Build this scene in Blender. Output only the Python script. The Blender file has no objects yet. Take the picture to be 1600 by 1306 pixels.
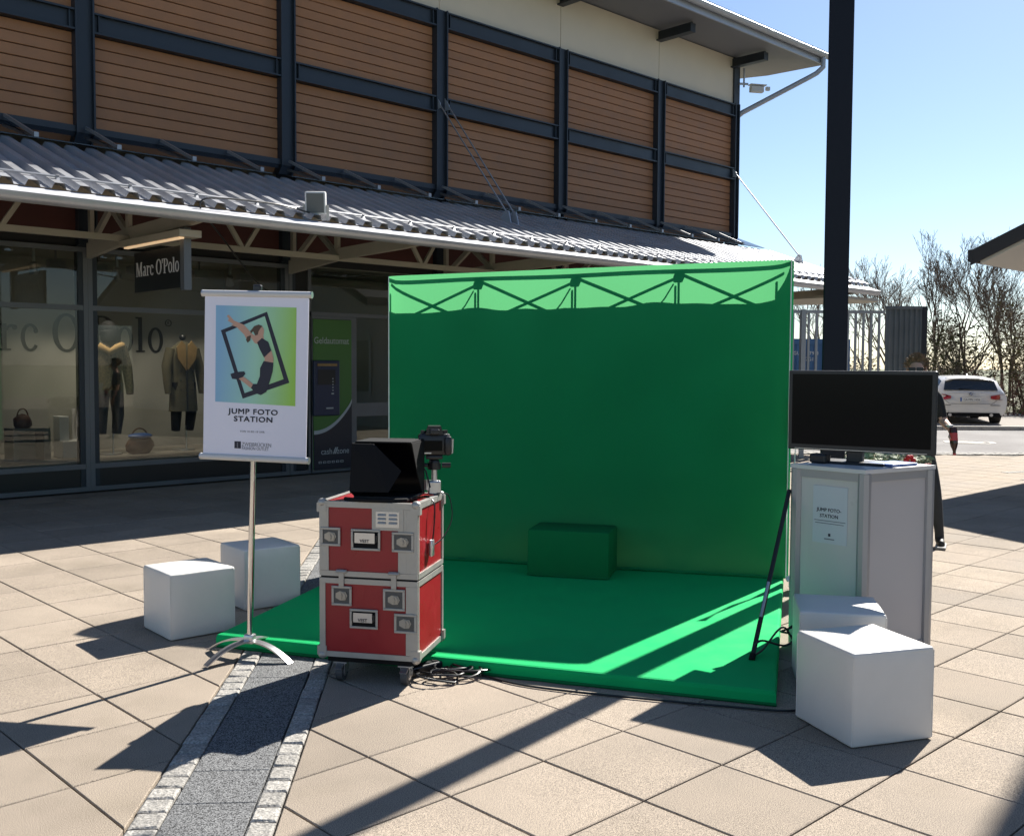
import bpy, bmesh, math, random
from mathutils import Vector, Matrix
rnd = random.Random(7)
R = math.radians
sc = bpy.context.scene
COL = sc.collection

# ------------------------------------------------------------------ camera
# world axes: X runs along the shop front, Y runs towards it, Z up; camera stands at the origin, eye height 1.56 m
EYE = 1.56
YAW, PITCH, ROLL = R(46.239), R(2.909), R(-0.286)
FW = Vector((math.cos(YAW), math.sin(YAW), 0)); RT = Vector((math.sin(YAW), -math.cos(YAW), 0)); UP = Vector((0, 0, 1))
fwd = FW * math.cos(PITCH) - UP * math.sin(PITCH)
dwn = -(FW * math.sin(PITCH) + UP * math.cos(PITCH))
cx_ = RT * math.cos(ROLL) + dwn * math.sin(ROLL)
cy_ = -RT * math.sin(ROLL) + dwn * math.cos(ROLL)
cam = bpy.data.cameras.new('camera'); camo = bpy.data.objects.new('camera', cam); COL.objects.link(camo)
m3 = Matrix((cx_, -cy_, -fwd)).transposed()
camo.matrix_world = Matrix.Translation((0, 0, EYE)) @ m3.to_4x4()
cam.sensor_fit = 'HORIZONTAL'; cam.sensor_width = 36.0; cam.lens = 36 * 1587.3 / 1600
cam.clip_start = 0.05; cam.clip_end = 4000
sc.camera = camo

# ------------------------------------------------------------------ sky, sun, exposure
SUN_EL, SUN_AZ = R(40.5), R(80.4)
world = bpy.data.worlds.new('World'); sc.world = world; world.use_nodes = True
wn = world.node_tree
sky = wn.nodes.new('ShaderNodeTexSky'); sky.sky_type = 'NISHITA'; sky.sun_disc = False
sky.sun_elevation = SUN_EL; sky.sun_rotation = SUN_AZ; sky.air_density = 0.9; sky.dust_density = 0.3; sky.ozone_density = 3.0
wn.links.new(sky.outputs[0], wn.nodes['Background'].inputs[0]); wn.nodes['Background'].inputs[1].default_value = 0.058
sl = bpy.data.lights.new('sun', 'SUN'); sl.energy = 5.0; sl.angle = R(0.53); sl.color = (1.0, 0.955, 0.88)
so = bpy.data.objects.new('sun', sl); COL.objects.link(so)
sdir = Vector((math.sin(SUN_AZ) * math.cos(SUN_EL), math.cos(SUN_AZ) * math.cos(SUN_EL), math.sin(SUN_EL)))
so.rotation_euler = sdir.to_track_quat('Z', 'Y').to_euler(); so.location = (20, 10, 20)
sc.view_settings.view_transform = 'Standard'; sc.view_settings.look = 'None'; sc.view_settings.gamma = 1.0
sc.view_settings.exposure = 1.3
try: sc.view_settings.use_curve_mapping = False
except Exception: pass

# ------------------------------------------------------------------ helpers
def vf(d, l, z=0.0):
    """a point d metres ahead of and l metres right of the standing point"""
    return Vector((FW.x * d + RT.x * l, FW.y * d + RT.y * l, z))

class MB:
    def __init__(s, M=None): s.v = []; s.f = []; s.mi = []; s.M = M or Matrix(); s.cur = 0
    def add(s, vs, fs):
        b = len(s.v); s.v += [s.M @ Vector(p) for p in vs]
        for f in fs: s.f.append([b + i for i in f]); s.mi.append(s.cur)
        return s
    def box(s, c, d):
        x, y, z = c; a, b, e = d[0] / 2, d[1] / 2, d[2] / 2
        return s.add([(x + i * a, y + j * b, z + k * e) for k in (-1, 1) for j in (-1, 1) for i in (-1, 1)],
                     [(0, 2, 3, 1), (4, 5, 7, 6), (0, 1, 5, 4), (2, 6, 7, 3), (0, 4, 6, 2), (1, 3, 7, 5)])
    def bb(s, x0, x1, y0, y1, z0, z1): return s.box(((x0 + x1) / 2, (y0 + y1) / 2, (z0 + z1) / 2), (abs(x1 - x0), abs(y1 - y0), abs(z1 - z0)))
    def rbox(s, c, d, r=.01, seg=2):
        bm = bmesh.new(); bmesh.ops.create_cube(bm, size=1)
        for v in bm.verts: v.co = Vector((v.co.x * d[0], v.co.y * d[1], v.co.z * d[2]))
        bmesh.ops.bevel(bm, geom=list(bm.edges), offset=r, segments=seg, profile=.5, affect='EDGES')
        bm.verts.index_update()
        s.add([v.co + Vector(c) for v in bm.verts], [[v.index for v in f.verts] for f in bm.faces]); bm.free(); return s
    def prism(s, poly, h, axis='z', o=0.0):
        n = len(poly)
        def mk(p, q):
            if axis == 'z': return (p[0], p[1], q)
            if axis == 'y': return (p[0], q, p[1])
            return (q, p[0], p[1])
        vs = [mk(p, o) for p in poly] + [mk(p, o + h) for p in poly]
        fs = [list(range(n))[::-1], list(range(n, 2 * n))] + [(i, (i + 1) % n, n + (i + 1) % n, n + i) for i in range(n)]
        return s.add(vs, fs)
    def tube(s, pts, r, n=8, cap=True):
        pts = [Vector(p) for p in pts]; rs = r if isinstance(r, (list, tuple)) else [r] * len(pts)
        rings = []; prev = None
        for i, p in enumerate(pts):
            a = pts[max(i - 1, 0)]; b = pts[min(i + 1, len(pts) - 1)]; t = (b - a)
            t = t.normalized() if t.length > 1e-9 else Vector((0, 0, 1))
            if prev is None:
                q = Vector((0, 0, 1)) if abs(t.z) < .9 else Vector((1, 0, 0)); e = t.cross(q).normalized()
            else:
                e = prev - t * prev.dot(t); e = e.normalized() if e.length > 1e-6 else t.orthogonal().normalized()
            prev = e; g = t.cross(e)
            rings.append([p + (e * math.cos(2 * math.pi * k / n) + g * math.sin(2 * math.pi * k / n)) * rs[i] for k in range(n)])
        vs = [v for rg in rings for v in rg]; fs = []
        for i in range(len(pts) - 1):
            for k in range(n): fs.append((i * n + k, i * n + (k + 1) % n, (i + 1) * n + (k + 1) % n, (i + 1) * n + k))
        if cap: fs += [list(range(n))[::-1], list(range((len(pts) - 1) * n, len(pts) * n))]
        return s.add(vs, fs)
    def bar(s, a, b, w, h):
        a = Vector(a); b = Vector(b); t = (b - a).normalized(); q = Vector((0, 0, 1)) if abs(t.z) < .95 else Vector((0, 1, 0))
        e = t.cross(q).normalized(); g = e.cross(t)
        vs = [p + e * (i * w / 2) + g * (j * h / 2) for p in (a, b) for i, j in ((-1, -1), (1, -1), (1, 1), (-1, 1))]
        return s.add(vs, [(3, 2, 1, 0), (4, 5, 6, 7), (0, 1, 5, 4), (1, 2, 6, 5), (2, 3, 7, 6), (3, 0, 4, 7)])
    def cyl(s, c, r, h, axis='z', n=16, r2=None):
        d = {'x': Vector((1, 0, 0)), 'y': Vector((0, 1, 0)), 'z': Vector((0, 0, 1))}[axis]; c = Vector(c)
        return s.tube([c - d * h / 2, c + d * h / 2], [r, r if r2 is None else r2], n)
    def lathe(s, prof, c=(0, 0, 0), n=16):
        vs = []; fs = []; m = len(prof)
        for k in range(n):
            a = 2 * math.pi * k / n
            vs += [(c[0] + r * math.cos(a), c[1] + r * math.sin(a), c[2] + z) for r, z in prof]
        for k in range(n):
            for i in range(m - 1): fs.append((k * m + i, ((k + 1) % n) * m + i, ((k + 1) % n) * m + i + 1, k * m + i + 1))
        return s.add(vs, fs)
    def ell(s, c, r, nu=12, nv=8):
        vs = []; fs = []
        for j in range(nv + 1):
            th = math.pi * j / nv
            for i in range(nu):
                a = 2 * math.pi * i / nu
                vs.append((c[0] + r[0] * math.sin(th) * math.cos(a), c[1] + r[1] * math.sin(th) * math.sin(a), c[2] + r[2] * math.cos(th)))
        for j in range(nv):
            for i in range(nu): fs.append((j * nu + i, j * nu + (i + 1) % nu, (j + 1) * nu + (i + 1) % nu, (j + 1) * nu + i)[::-1])
        return s.add(vs, fs)
    def quad(s, a, b, c, d): return s.add([a, b, c, d], [(0, 1, 2, 3)])

def crs(pts, m=8):
    P = [Vector(p) for p in pts]; P = [P[0]] + P + [P[-1]]; out = []
    for i in range(1, len(P) - 2):
        for k in range(m):
            t = k / m; a, b, c, d = P[i - 1], P[i], P[i + 1], P[i + 2]
            out.append(.5 * ((2 * b) + (c - a) * t + (2 * a - 5 * b + 4 * c - d) * t * t + (3 * b - a - 3 * c + d) * t ** 3))
    return out + [P[-2]]
def wloc(o):
    p = Vector(o.location)
    while o.parent: o = o.parent; p += Vector(o.location)
    return p

def build(name, mb, mat, parent=None, origin=None, smooth=False, sharp=40):
    me = bpy.data.meshes.new(name)
    off = wloc(parent) if parent else Vector((0, 0, 0))
    org = Vector(origin) if origin is not None else (Vector((0, 0, 0)) if parent is None else off)
    me.from_pydata([tuple(v - org) for v in mb.v], [], mb.f)
    for m in (mat if isinstance(mat, (list, tuple)) else [mat]): me.materials.append(m)
    if any(mb.mi): me.polygons.foreach_set('material_index', mb.mi)
    me.update()
    bm = bmesh.new(); bm.from_mesh(me); bmesh.ops.remove_doubles(bm, verts=bm.verts, dist=1e-5)
    if smooth != 'keep': bmesh.ops.recalc_face_normals(bm, faces=bm.faces)
    bm.to_mesh(me); bm.free()
    if smooth:
        me.polygons.foreach_set('use_smooth', [True] * len(me.polygons))
        try: me.set_sharp_from_angle(angle=R(sharp))
        except Exception: pass
    o = bpy.data.objects.new(name, me); COL.objects.link(o)
    if parent: o.parent = parent
    o.location = org - off
    return o

def tag(o, label=None, cat=None, group=None, kind=None):
    if label: o['label'] = label
    if cat: o['category'] = cat
    if group: o['group'] = group
    if kind: o['kind'] = kind
    return o

def thing(name, loc, label, cat, group=None):
    o = bpy.data.objects.new(name, None); o.empty_display_size = .1; COL.objects.link(o); o.location = loc
    return tag(o, label, cat, group)

def copy_tree(o, parent=None):
    c = o.copy(); COL.objects.link(c)
    if parent: c.parent = parent
    for ch in list(o.children): copy_tree(ch, c)
    return c

def frame(org, xd, zd=(0, 0, 1)):
    """local frame: x along xd, y into the thing, z up"""
    x = Vector((xd[0], xd[1], 0)).normalized(); z = Vector(zd).normalized(); y = z.cross(x).normalized()
    M = Matrix((x, y, z)).transposed().to_4x4(); M.translation = Vector(org); return M

# ------------------------------------------------------------------ materials
def mat(name, col, rough=.6, metal=0.0, var=.0, vs=6.0, col2=None, bump=.0, bs=60.0, spec=.5, rndv=0.0, speck=None, ss=180.0, coat=0.0, detail=5.0):
    col = tuple(c * .9 for c in col); col2 = tuple(c * .9 for c in col2) if col2 else None
    m = bpy.data.materials.new(name); m.use_nodes = True; nt = m.node_tree; N = nt.nodes; L = nt.links
    b = N['Principled BSDF']; b.inputs['Roughness'].default_value = rough; b.inputs['Metallic'].default_value = metal
    b.inputs['Specular IOR Level'].default_value = spec
    if coat: b.inputs['Coat Weight'].default_value = coat; b.inputs['Coat Roughness'].default_value = .05
    c4 = (*col, 1)
    b.inputs['Base Color'].default_value = c4
    geo = None
    def pos():
        nonlocal geo
        if geo is None: geo = N.new('ShaderNodeNewGeometry')
        return geo.outputs['Position']
    out = None
    if var or col2:
        n = N.new('ShaderNodeTexNoise'); n.inputs['Scale'].default_value = vs; n.inputs['Detail'].default_value = detail; n.inputs['Roughness'].default_value = .6
        L.new(pos(), n.inputs['Vector'])
        r = N.new('ShaderNodeValToRGB'); L.new(n.outputs['Fac'], r.inputs[0])
        r.color_ramp.elements[0].position = .3; r.color_ramp.elements[1].position = .7
        if col2: a, bcol = c4, (*col2, 1)
        else: a = tuple(max(0, x * (1 - var)) for x in col) + (1,); bcol = tuple(min(1, x * (1 + var)) for x in col) + (1,)
        r.color_ramp.elements[0].color = a; r.color_ramp.elements[1].color = bcol; out = r.outputs[0]
        rr = N.new('ShaderNodeMapRange'); L.new(n.outputs['Fac'], rr.inputs[0]); rr.inputs[1].default_value = .3; rr.inputs[2].default_value = .7
        rr.inputs[3].default_value = max(.02, rough - .08); rr.inputs[4].default_value = min(1, rough + .08); L.new(rr.outputs[0], b.inputs['Roughness'])
    if speck:
        n = N.new('ShaderNodeTexNoise'); n.inputs['Scale'].default_value = ss; n.inputs['Detail'].default_value = 2.0
        L.new(pos(), n.inputs['Vector'])
        r = N.new('ShaderNodeValToRGB'); L.new(n.outputs['Fac'], r.inputs[0]); cr = r.color_ramp
        cr.elements[0].position = .36; cr.elements[0].color = (*speck[0], 1); cr.elements[1].position = .64; cr.elements[1].color = (*speck[1], 1)
        e = cr.elements.new(.5); e.color = (.5, .5, .5, 1)
        mx = N.new('ShaderNodeMix'); mx.data_type = 'RGBA'; mx.blend_type = 'OVERLAY'; mx.inputs[0].default_value = 1.0
        if out: L.new(out, mx.inputs[6])
        else: mx.inputs[6].default_value = c4
        L.new(r.outputs[0], mx.inputs[7]); out = mx.outputs[2]
    if rndv:
        oi = N.new('ShaderNodeObjectInfo'); mr = N.new('ShaderNodeMapRange'); L.new(oi.outputs['Random'], mr.inputs[0])
        mr.inputs[3].default_value = 1 - rndv; mr.inputs[4].default_value = 1 + rndv
        hs = N.new('ShaderNodeHueSaturation'); L.new(mr.outputs[0], hs.inputs['Value'])
        if out: L.new(out, hs.inputs['Color'])
        else: hs.inputs['Color'].default_value = c4
        out = hs.outputs[0]
    if out: L.new(out, b.inputs['Base Color'])
    if bump:
        n = N.new('ShaderNodeTexNoise'); n.inputs['Scale'].default_value = bs; n.inputs['Detail'].default_value = 4; L.new(pos(), n.inputs['Vector'])
        bp = N.new('ShaderNodeBump'); bp.inputs['Strength'].default_value = bump; bp.inputs['Distance'].default_value = .01
        L.new(n.outputs['Fac'], bp.inputs['Height']); L.new(bp.outputs[0], b.inputs['Normal'])
    return m

def fabric(name, col, trans, rough=.9, var=.06, tcol=None):
    m = bpy.data.materials.new(name); m.use_nodes = True; nt = m.node_tree; N = nt.nodes; L = nt.links
    N.remove(N['Principled BSDF']); out = N['Material Output']
    g = N.new('ShaderNodeNewGeometry'); n = N.new('ShaderNodeTexNoise'); n.inputs['Scale'].default_value = 2.2; n.inputs['Detail'].default_value = 4; L.new(g.outputs['Position'], n.inputs['Vector'])
    r = N.new('ShaderNodeValToRGB'); L.new(n.outputs['Fac'], r.inputs[0])
    r.color_ramp.elements[0].position = .3; r.color_ramp.elements[1].position = .7
    r.color_ramp.elements[0].color = tuple(x * (1 - var) for x in col) + (1,); r.color_ramp.elements[1].color = tuple(min(1, x * (1 + var)) for x in col) + (1,)
    d = N.new('ShaderNodeBsdfDiffuse'); t = N.new('ShaderNodeBsdfTranslucent'); L.new(r.outputs[0], d.inputs[0]); 
    if tcol: t.inputs[0].default_value = (*tcol, 1)
    else: L.new(r.outputs[0], t.inputs[0])
    w = N.new('ShaderNodeTexNoise'); w.inputs['Scale'].default_value = 3.5; w.inputs['Detail'].default_value = 2; L.new(g.outputs['Position'], w.inputs['Vector'])
    bp = N.new('ShaderNodeBump'); bp.inputs['Strength'].default_value = .3; bp.inputs['Distance'].default_value = .06; L.new(w.outputs['Fac'], bp.inputs['Height']); L.new(bp.outputs[0], d.inputs['Normal'])
    mx = N.new('ShaderNodeMixShader'); mx.inputs[0].default_value = trans; L.new(d.outputs[0], mx.inputs[1]); L.new(t.outputs[0], mx.inputs[2]); L.new(mx.outputs[0], out.inputs[0])
    return m

def glass(name, tint=(.8, .82, .8), ior=1.5, rough=0.0):
    m = bpy.data.materials.new(name); m.use_nodes = True; nt = m.node_tree; N = nt.nodes; L = nt.links
    N.remove(N['Principled BSDF']); out = N['Material Output']
    t = N.new('ShaderNodeBsdfTransparent'); t.inputs[0].default_value = (*tint, 1); g = N.new('ShaderNodeBsdfGlossy'); g.inputs['Roughness'].default_value = rough
    f = N.new('ShaderNodeFresnel'); f.inputs[0].default_value = ior
    mx = N.new('ShaderNodeMixShader'); L.new(f.outputs[0], mx.inputs[0]); L.new(t.outputs[0], mx.inputs[1]); L.new(g.outputs[0], mx.inputs[2]); L.new(mx.outputs[0], out.inputs[0])
    return m

def emit(name, col, s):
    m = bpy.data.materials.new(name); m.use_nodes = True; b = m.node_tree.nodes['Principled BSDF']
    b.inputs['Base Color'].default_value = (*col, 1); b.inputs['Emission Color'].default_value = (*col, 1); b.inputs['Emission Strength'].default_value = s
    return m

M = {}
M['slab'] = mat('paving_concrete', (.296, .250, .200), .88, spec=.2, var=.16, vs=1.1, bump=.06, bs=330, rndv=.10, speck=((.22, .21, .21), (.80, .78, .76)), ss=300)
def stain(m, sc, lo, hi, dark):
    nt = m.node_tree; N = nt.nodes; L = nt.links; b = N['Principled BSDF']; src = b.inputs['Base Color'].links[0].from_socket
    g = N.new('ShaderNodeNewGeometry'); n = N.new('ShaderNodeTexNoise'); n.inputs['Scale'].default_value = sc; n.inputs['Detail'].default_value = 7; n.inputs['Roughness'].default_value = .65; L.new(g.outputs['Position'], n.inputs['Vector'])
    r = N.new('ShaderNodeValToRGB'); L.new(n.outputs['Fac'], r.inputs[0]); r.color_ramp.elements[0].position = lo; r.color_ramp.elements[1].position = hi
    r.color_ramp.elements[0].color = (1, 1, 1, 1); r.color_ramp.elements[1].color = (dark, dark, dark * .97, 1)
    v = N.new('ShaderNodeTexVoronoi'); v.inputs['Scale'].default_value = 2.3; L.new(g.outputs['Position'], v.inputs['Vector'])
    r2 = N.new('ShaderNodeValToRGB'); L.new(v.outputs['Distance'], r2.inputs[0]); r2.color_ramp.elements[0].position = .035; r2.color_ramp.elements[0].color = (.62, .62, .62, 1); r2.color_ramp.elements[1].position = .05; r2.color_ramp.elements[1].color = (1, 1, 1, 1)
    m1 = N.new('ShaderNodeMix'); m1.data_type = 'RGBA'; m1.blend_type = 'MULTIPLY'; m1.inputs[0].default_value = 1; L.new(src, m1.inputs[6]); L.new(r.outputs[0], m1.inputs[7])
    m2 = N.new('ShaderNodeMix'); m2.data_type = 'RGBA'; m2.blend_type = 'MULTIPLY'; m2.inputs[0].default_value = .6; L.new(m1.outputs[2], m2.inputs[6]); L.new(r2.outputs[0], m2.inputs[7]); L.new(m2.outputs[2], b.inputs['Base Color'])
stain(M['slab'], .9, .52, .72, .80)
M['joint'] = mat('joint_sand', (.15, .125, .095), .95, var=.4, vs=9)
M['sett'] = mat('granite_sett', (.31, .295, .27), .85, spec=.2, var=.18, vs=22, bump=.9, bs=45, rndv=.14, speck=((.35, .35, .35), (.66, .66, .66)), ss=110)
M['granite'] = mat('grey_granite', (.135, .137, .14), .8, spec=.25, var=.1, vs=4, bump=.4, bs=160, rndv=.05, speck=((.06, .06, .06), (.92, .92, .9)), ss=190)
M['ground'] = mat('far_ground', (.16, .15, .09), .95, col2=(.10, .13, .045), vs=.25)
M['asphalt'] = mat('road_asphalt', (.15, .14, .135), .9, var=.12, vs=.8, bump=.4, bs=60, speck=((.4, .4, .4), (.62, .62, .62)), ss=60)
M['kerb'] = mat('kerb_concrete', (.50, .47, .42), .85, var=.15, vs=3)
M['soil'] = mat('verge_soil', (.15, .12, .075), .95, col2=(.09, .12, .04), vs=2.2)
M['gravel'] = mat('gravel', (.24, .21, .18), .95, var=.3, vs=14, bump=1, bs=30)
M['grass'] = mat('grass_blade', (.09, .16, .03), .7, col2=(.20, .22, .06), vs=3)
M['board'] = mat('brown_cladding_board', (.40, .180, .080), .62, var=.09, vs=3.0, bump=.25, bs=90, rndv=.08)
M['cream'] = mat('cream_panel', (.74, .64, .50), .55, var=.03, vs=1.5)
M['post'] = mat('post_dark_paint', (.006, .008, .016), .55, spec=.25)
M['steel'] = mat('dark_blue_steel', (.020, .027, .038), .45, var=.12, vs=2.0)
M['redpanel'] = mat('dark_red_panel', (.085, .022, .016), .6, var=.12, vs=3)
M['void'] = mat('dark_recess', (.016, .015, .015), .8)
M['alu'] = mat('grey_window_alu', (.15, .155, .165), .4, metal=.3, var=.06, vs=3)
M['soffit'] = mat('grey_soffit', (.19, .19, .20), .6, var=.05, vs=1.0)
M['zinc'] = mat('zinc_sheet', (.46, .47, .50), .36, metal=.45, var=.10, vs=2.5)
M['fascia'] = mat('grey_fascia', (.40, .42, .46), .4, metal=.3, var=.05, vs=2)
M['creamsteel'] = mat('cream_painted_steel', (.42, .37, .30), .5, var=.06, vs=3)
M['rod'] = mat('galvanised_rod', (.42, .42, .43), .4, metal=.7)
M['glass'] = glass('shop_glass', (.80, .82, .79))
M['glass2'] = glass('roof_glass', (.5, .52, .52), 1.75)
M['shopwall'] = mat('shop_wall_olive', (.25, .24, .215), .8, var=.08, vs=.9)
M['shopfloor'] = mat('shop_floor', (.32, .29, .25), .5, var=.06, vs=2)
M['shopceil'] = mat('shop_ceiling', (.30, .29, .25), .8)
M['black'] = mat('black_plastic', (.012, .012, .014), .38)
M['blackm'] = mat('matt_black', (.005, .005, .006), .8, spec=.25)
M['sign'] = mat('black_sign', (.012, .012, .013), .35)
M['white'] = mat('white_paint', (.62, .61, .60), .5)
M['letter'] = mat('dark_letter', (.010, .010, .009), .7, spec=.1)
M['vinyl'] = mat('white_vinyl', (.70, .675, .63), .42, var=.03, vs=5, bump=.15, bs=12)
M['chrome'] = mat('chrome', (.75, .75, .76), .13, metal=1.0)
M['satin'] = mat('satin_aluminium', (.58, .58, .59), .30, metal=.85)
M['extr'] = mat('case_aluminium', (.42, .405, .375), .40, metal=.4, var=.06, vs=14, bump=.05, bs=60)
M['cntalu'] = mat('counter_aluminium', (.36, .36, .37), .42, metal=.35)
M['dishback'] = mat('latch_recess', (.10, .10, .10), .5, metal=.4)
M['latch'] = mat('latch_steel', (.36, .35, .33), .32, metal=.7)
M['apron'] = mat('pale_zinc', (.58, .58, .60), .45, var=.06, vs=3)
M['caster'] = mat('castor_rubber', (.06, .062, .066), .6)
M['red'] = mat('red_laminate', (.30, .008, .014), .34, var=.06, vs=8, bump=.08, bs=200)
M['greenf'] = fabric('green_backdrop_fabric', (.016, .30, .11), .45, tcol=(.13, .48, .20))
M['greenb'] = fabric('green_back_layer', (.006, .13, .06), .0)
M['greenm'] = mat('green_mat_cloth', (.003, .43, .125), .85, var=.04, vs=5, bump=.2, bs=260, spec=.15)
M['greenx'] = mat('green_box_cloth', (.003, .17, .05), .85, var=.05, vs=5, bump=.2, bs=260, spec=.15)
M['trim'] = mat('pale_trim', (.62, .75, .66), .5)
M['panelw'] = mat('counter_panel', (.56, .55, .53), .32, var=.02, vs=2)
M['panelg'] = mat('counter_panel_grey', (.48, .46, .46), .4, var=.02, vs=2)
M['paper'] = mat('white_paper', (.56, .58, .62), .6)
M['poster'] = mat('poster_white', (.80, .79, .90), .35, var=.015, vs=3)
M['ink'] = mat('navy_ink', (.010, .010, .030), .5)
M['inkg'] = mat('grey_ink', (.16, .16, .19), .5)
M['skin'] = mat('skin', (.56, .33, .24), .55, var=.06, vs=20)
M['hair'] = mat('brown_hair', (.15, .10, .060), .6, var=.4, vs=60)
M['hairdark'] = mat('print_hair', (.09, .055, .035), .6)
M['shirt'] = mat('black_shirt', (.014, .014, .016), .85, var=.2, vs=14)
M['trouser'] = mat('dark_trousers', (.032, .034, .036), .85, var=.25, vs=12)
M['shoe'] = mat('dark_shoes', (.022, .020, .019), .6)
M['sole'] = mat('shoe_sole', (.25, .24, .22), .7)
M['cola'] = mat('dark_bottle', (.045, .014, .010), .12)
M['lred'] = mat('red_label', (.50, .05, .05), .5)
M['carw'] = mat('white_car_paint', (.72, .71, .70), .28, coat=.6)
M['carg'] = mat('car_glass', (.020, .024, .028), .08, spec=.7)
M['tyre'] = mat('tyre_rubber', (.018, .018, .018), .8)
M['tail'] = mat('tail_light_red', (.34, .008, .014), .18, coat=.5)
M['plate'] = mat('number_plate', (.66, .66, .64), .4)
M['blue'] = mat('container_blue', (.030, .10, .24), .55, var=.12, vs=1.5)
M['pblue'] = mat('folder_blue', (.06, .13, .36), .45)
M['galv'] = mat('galvanised_fence', (.36, .36, .37), .45, metal=.5, var=.1, vs=4)
M['gatep'] = mat('grey_gate_sheet', (.17, .19, .20), .5, metal=.3, var=.15, vs=3)
M['bark'] = mat('tree_bark', (.115, .085, .062), .9, var=.3, vs=8)
M['bark2'] = mat('pale_twigs', (.20, .155, .115), .9, var=.3, vs=4)
M['bramble'] = mat('red_bramble', (.17, .075, .058), .9, var=.4, vs=5)
M['leafo'] = mat('olive_leaf', (.085, .085, .028), .85, col2=(.17, .125, .05), vs=2.2, spec=.08)
M['leafd'] = mat('dark_leaf', (.050, .055, .020), .85, col2=(.11, .10, .04), vs=2.5, spec=.08)
M['leafv'] = mat('planter_leaf', (.05, .13, .03), .6, col2=(.45, .48, .32), vs=26)
M['flower'] = mat('red_flower', (.55, .015, .02), .6)
M['planter'] = mat('planter_concrete', (.42, .40, .37), .8, var=.1, vs=4)
M['atmgreen'] = mat('cash_green_print', (.060, .17, .030), .45)
M['atmdark'] = mat('cash_dark_print', (.016, .018, .030), .4)
M['atmblue'] = mat('cash_machine_blue', (.018, .026, .070), .4)
M['silverp'] = mat('silver_print', (.45, .47, .48), .4)
M['tan'] = mat('tan_coat', (.34, .21, .085), .85, var=.15, vs=20)
M['olive'] = mat('olive_coat', (.10, .085, .05), .85, var=.2, vs=20)
M['knit'] = mat('patterned_jacket', (.14, .105, .06), .9, col2=(.045, .04, .035), vs=40)
M['jeans'] = mat('grey_jeans', (.10, .10, .11), .85, var=.2, vs=14)
M['leather'] = mat('brown_leather', (.11, .05, .028), .5, var=.3, vs=15)
M['taper'] = mat('tape_red', (.55, .03, .04), .4); M['tapew'] = mat('tape_white', (.80, .80, .80), .4)
M['lampwarm'] = emit('warm_tube', (1.0, .70, .42), .22)
M['lampspot'] = emit('spot_lens', (1.0, .90, .74), 9.0)
M['roofdark'] = mat('roof_tiles_dark', (.04, .036, .036), .7, var=.2, vs=6)
M['soffitw'] = mat('white_soffit', (.74, .72, .70), .6)
M['render'] = mat('pale_render', (.62, .58, .52), .8, var=.05, vs=2)
M['screen'] = mat('dark_screen', (.005, .005, .007), .14, spec=.10)
M['lens'] = mat('camera_lens_glass', (.01, .012, .02), .08)
M['meshgrey'] = mat('mesh_grey', (.12, .12, .115), .6)

def poster_grad():
    m = bpy.data.materials.new('poster_gradient_print'); m.use_nodes = True; nt = m.node_tree; N = nt.nodes; L = nt.links
    b = N['Principled BSDF']; b.inputs['Roughness'].default_value = .4
    t = N.new('ShaderNodeTexCoord'); s = N.new('ShaderNodeSeparateXYZ'); L.new(t.outputs['Generated'], s.inputs[0])
    ad = N.new('ShaderNodeMath'); ad.operation = 'MULTIPLY_ADD'; ad.inputs[1].default_value = -.12; L.new(s.outputs['Z'], ad.inputs[0]); L.new(s.outputs['X'], ad.inputs[2])
    r = N.new('ShaderNodeValToRGB'); L.new(ad.outputs[0], r.inputs[0]); cr = r.color_ramp
    cr.elements[0].position = 0; cr.elements[0].color = (.22, .42, .62, 1); cr.elements[1].position = .92; cr.elements[1].color = (.30, .56, .075, 1)
    e = cr.elements.new(.45); e.color = (.33, .60, .47, 1); L.new(r.outputs[0], b.inputs['Base Color']); return m
M['grad'] = poster_grad()

# ------------------------------------------------------------------ lettering
def text(name, string, size, mt, parent, Mx, bold=0.0, sx=1.0, spacing=1.0, align='LEFT', depth=.0008):
    cu = bpy.data.curves.new(name, 'FONT'); cu.body = string; cu.size = size; cu.space_character = spacing; cu.align_x = align
    cu.extrude = depth; cu.resolution_u = 3
    tmp = bpy.data.objects.new('tmp', cu); COL.objects.link(tmp)
    dg = bpy.context.evaluated_depsgraph_get(); me = bpy.data.meshes.new_from_object(tmp.evaluated_get(dg))
    mb = MB(Mx)
    mb.add([(v.co.x * sx, -v.co.z, v.co.y) for v in me.vertices], [list(p.vertices) for p in me.polygons])
    if bold:
        for k, (ox, oz) in enumerate(((bold, 0), (-bold, 0), (0, bold), (0, -bold), (bold, bold), (-bold, -bold))):
            mb.add([(v.co.x * sx + ox * size, -v.co.z - .00012 * (k + 1), v.co.y + oz * size) for v in me.vertices], [list(p.vertices) for p in me.polygons])
    bpy.data.objects.remove(tmp); bpy.data.curves.remove(cu); bpy.data.meshes.remove(me)
    return build(name, mb, mt, parent)

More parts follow.
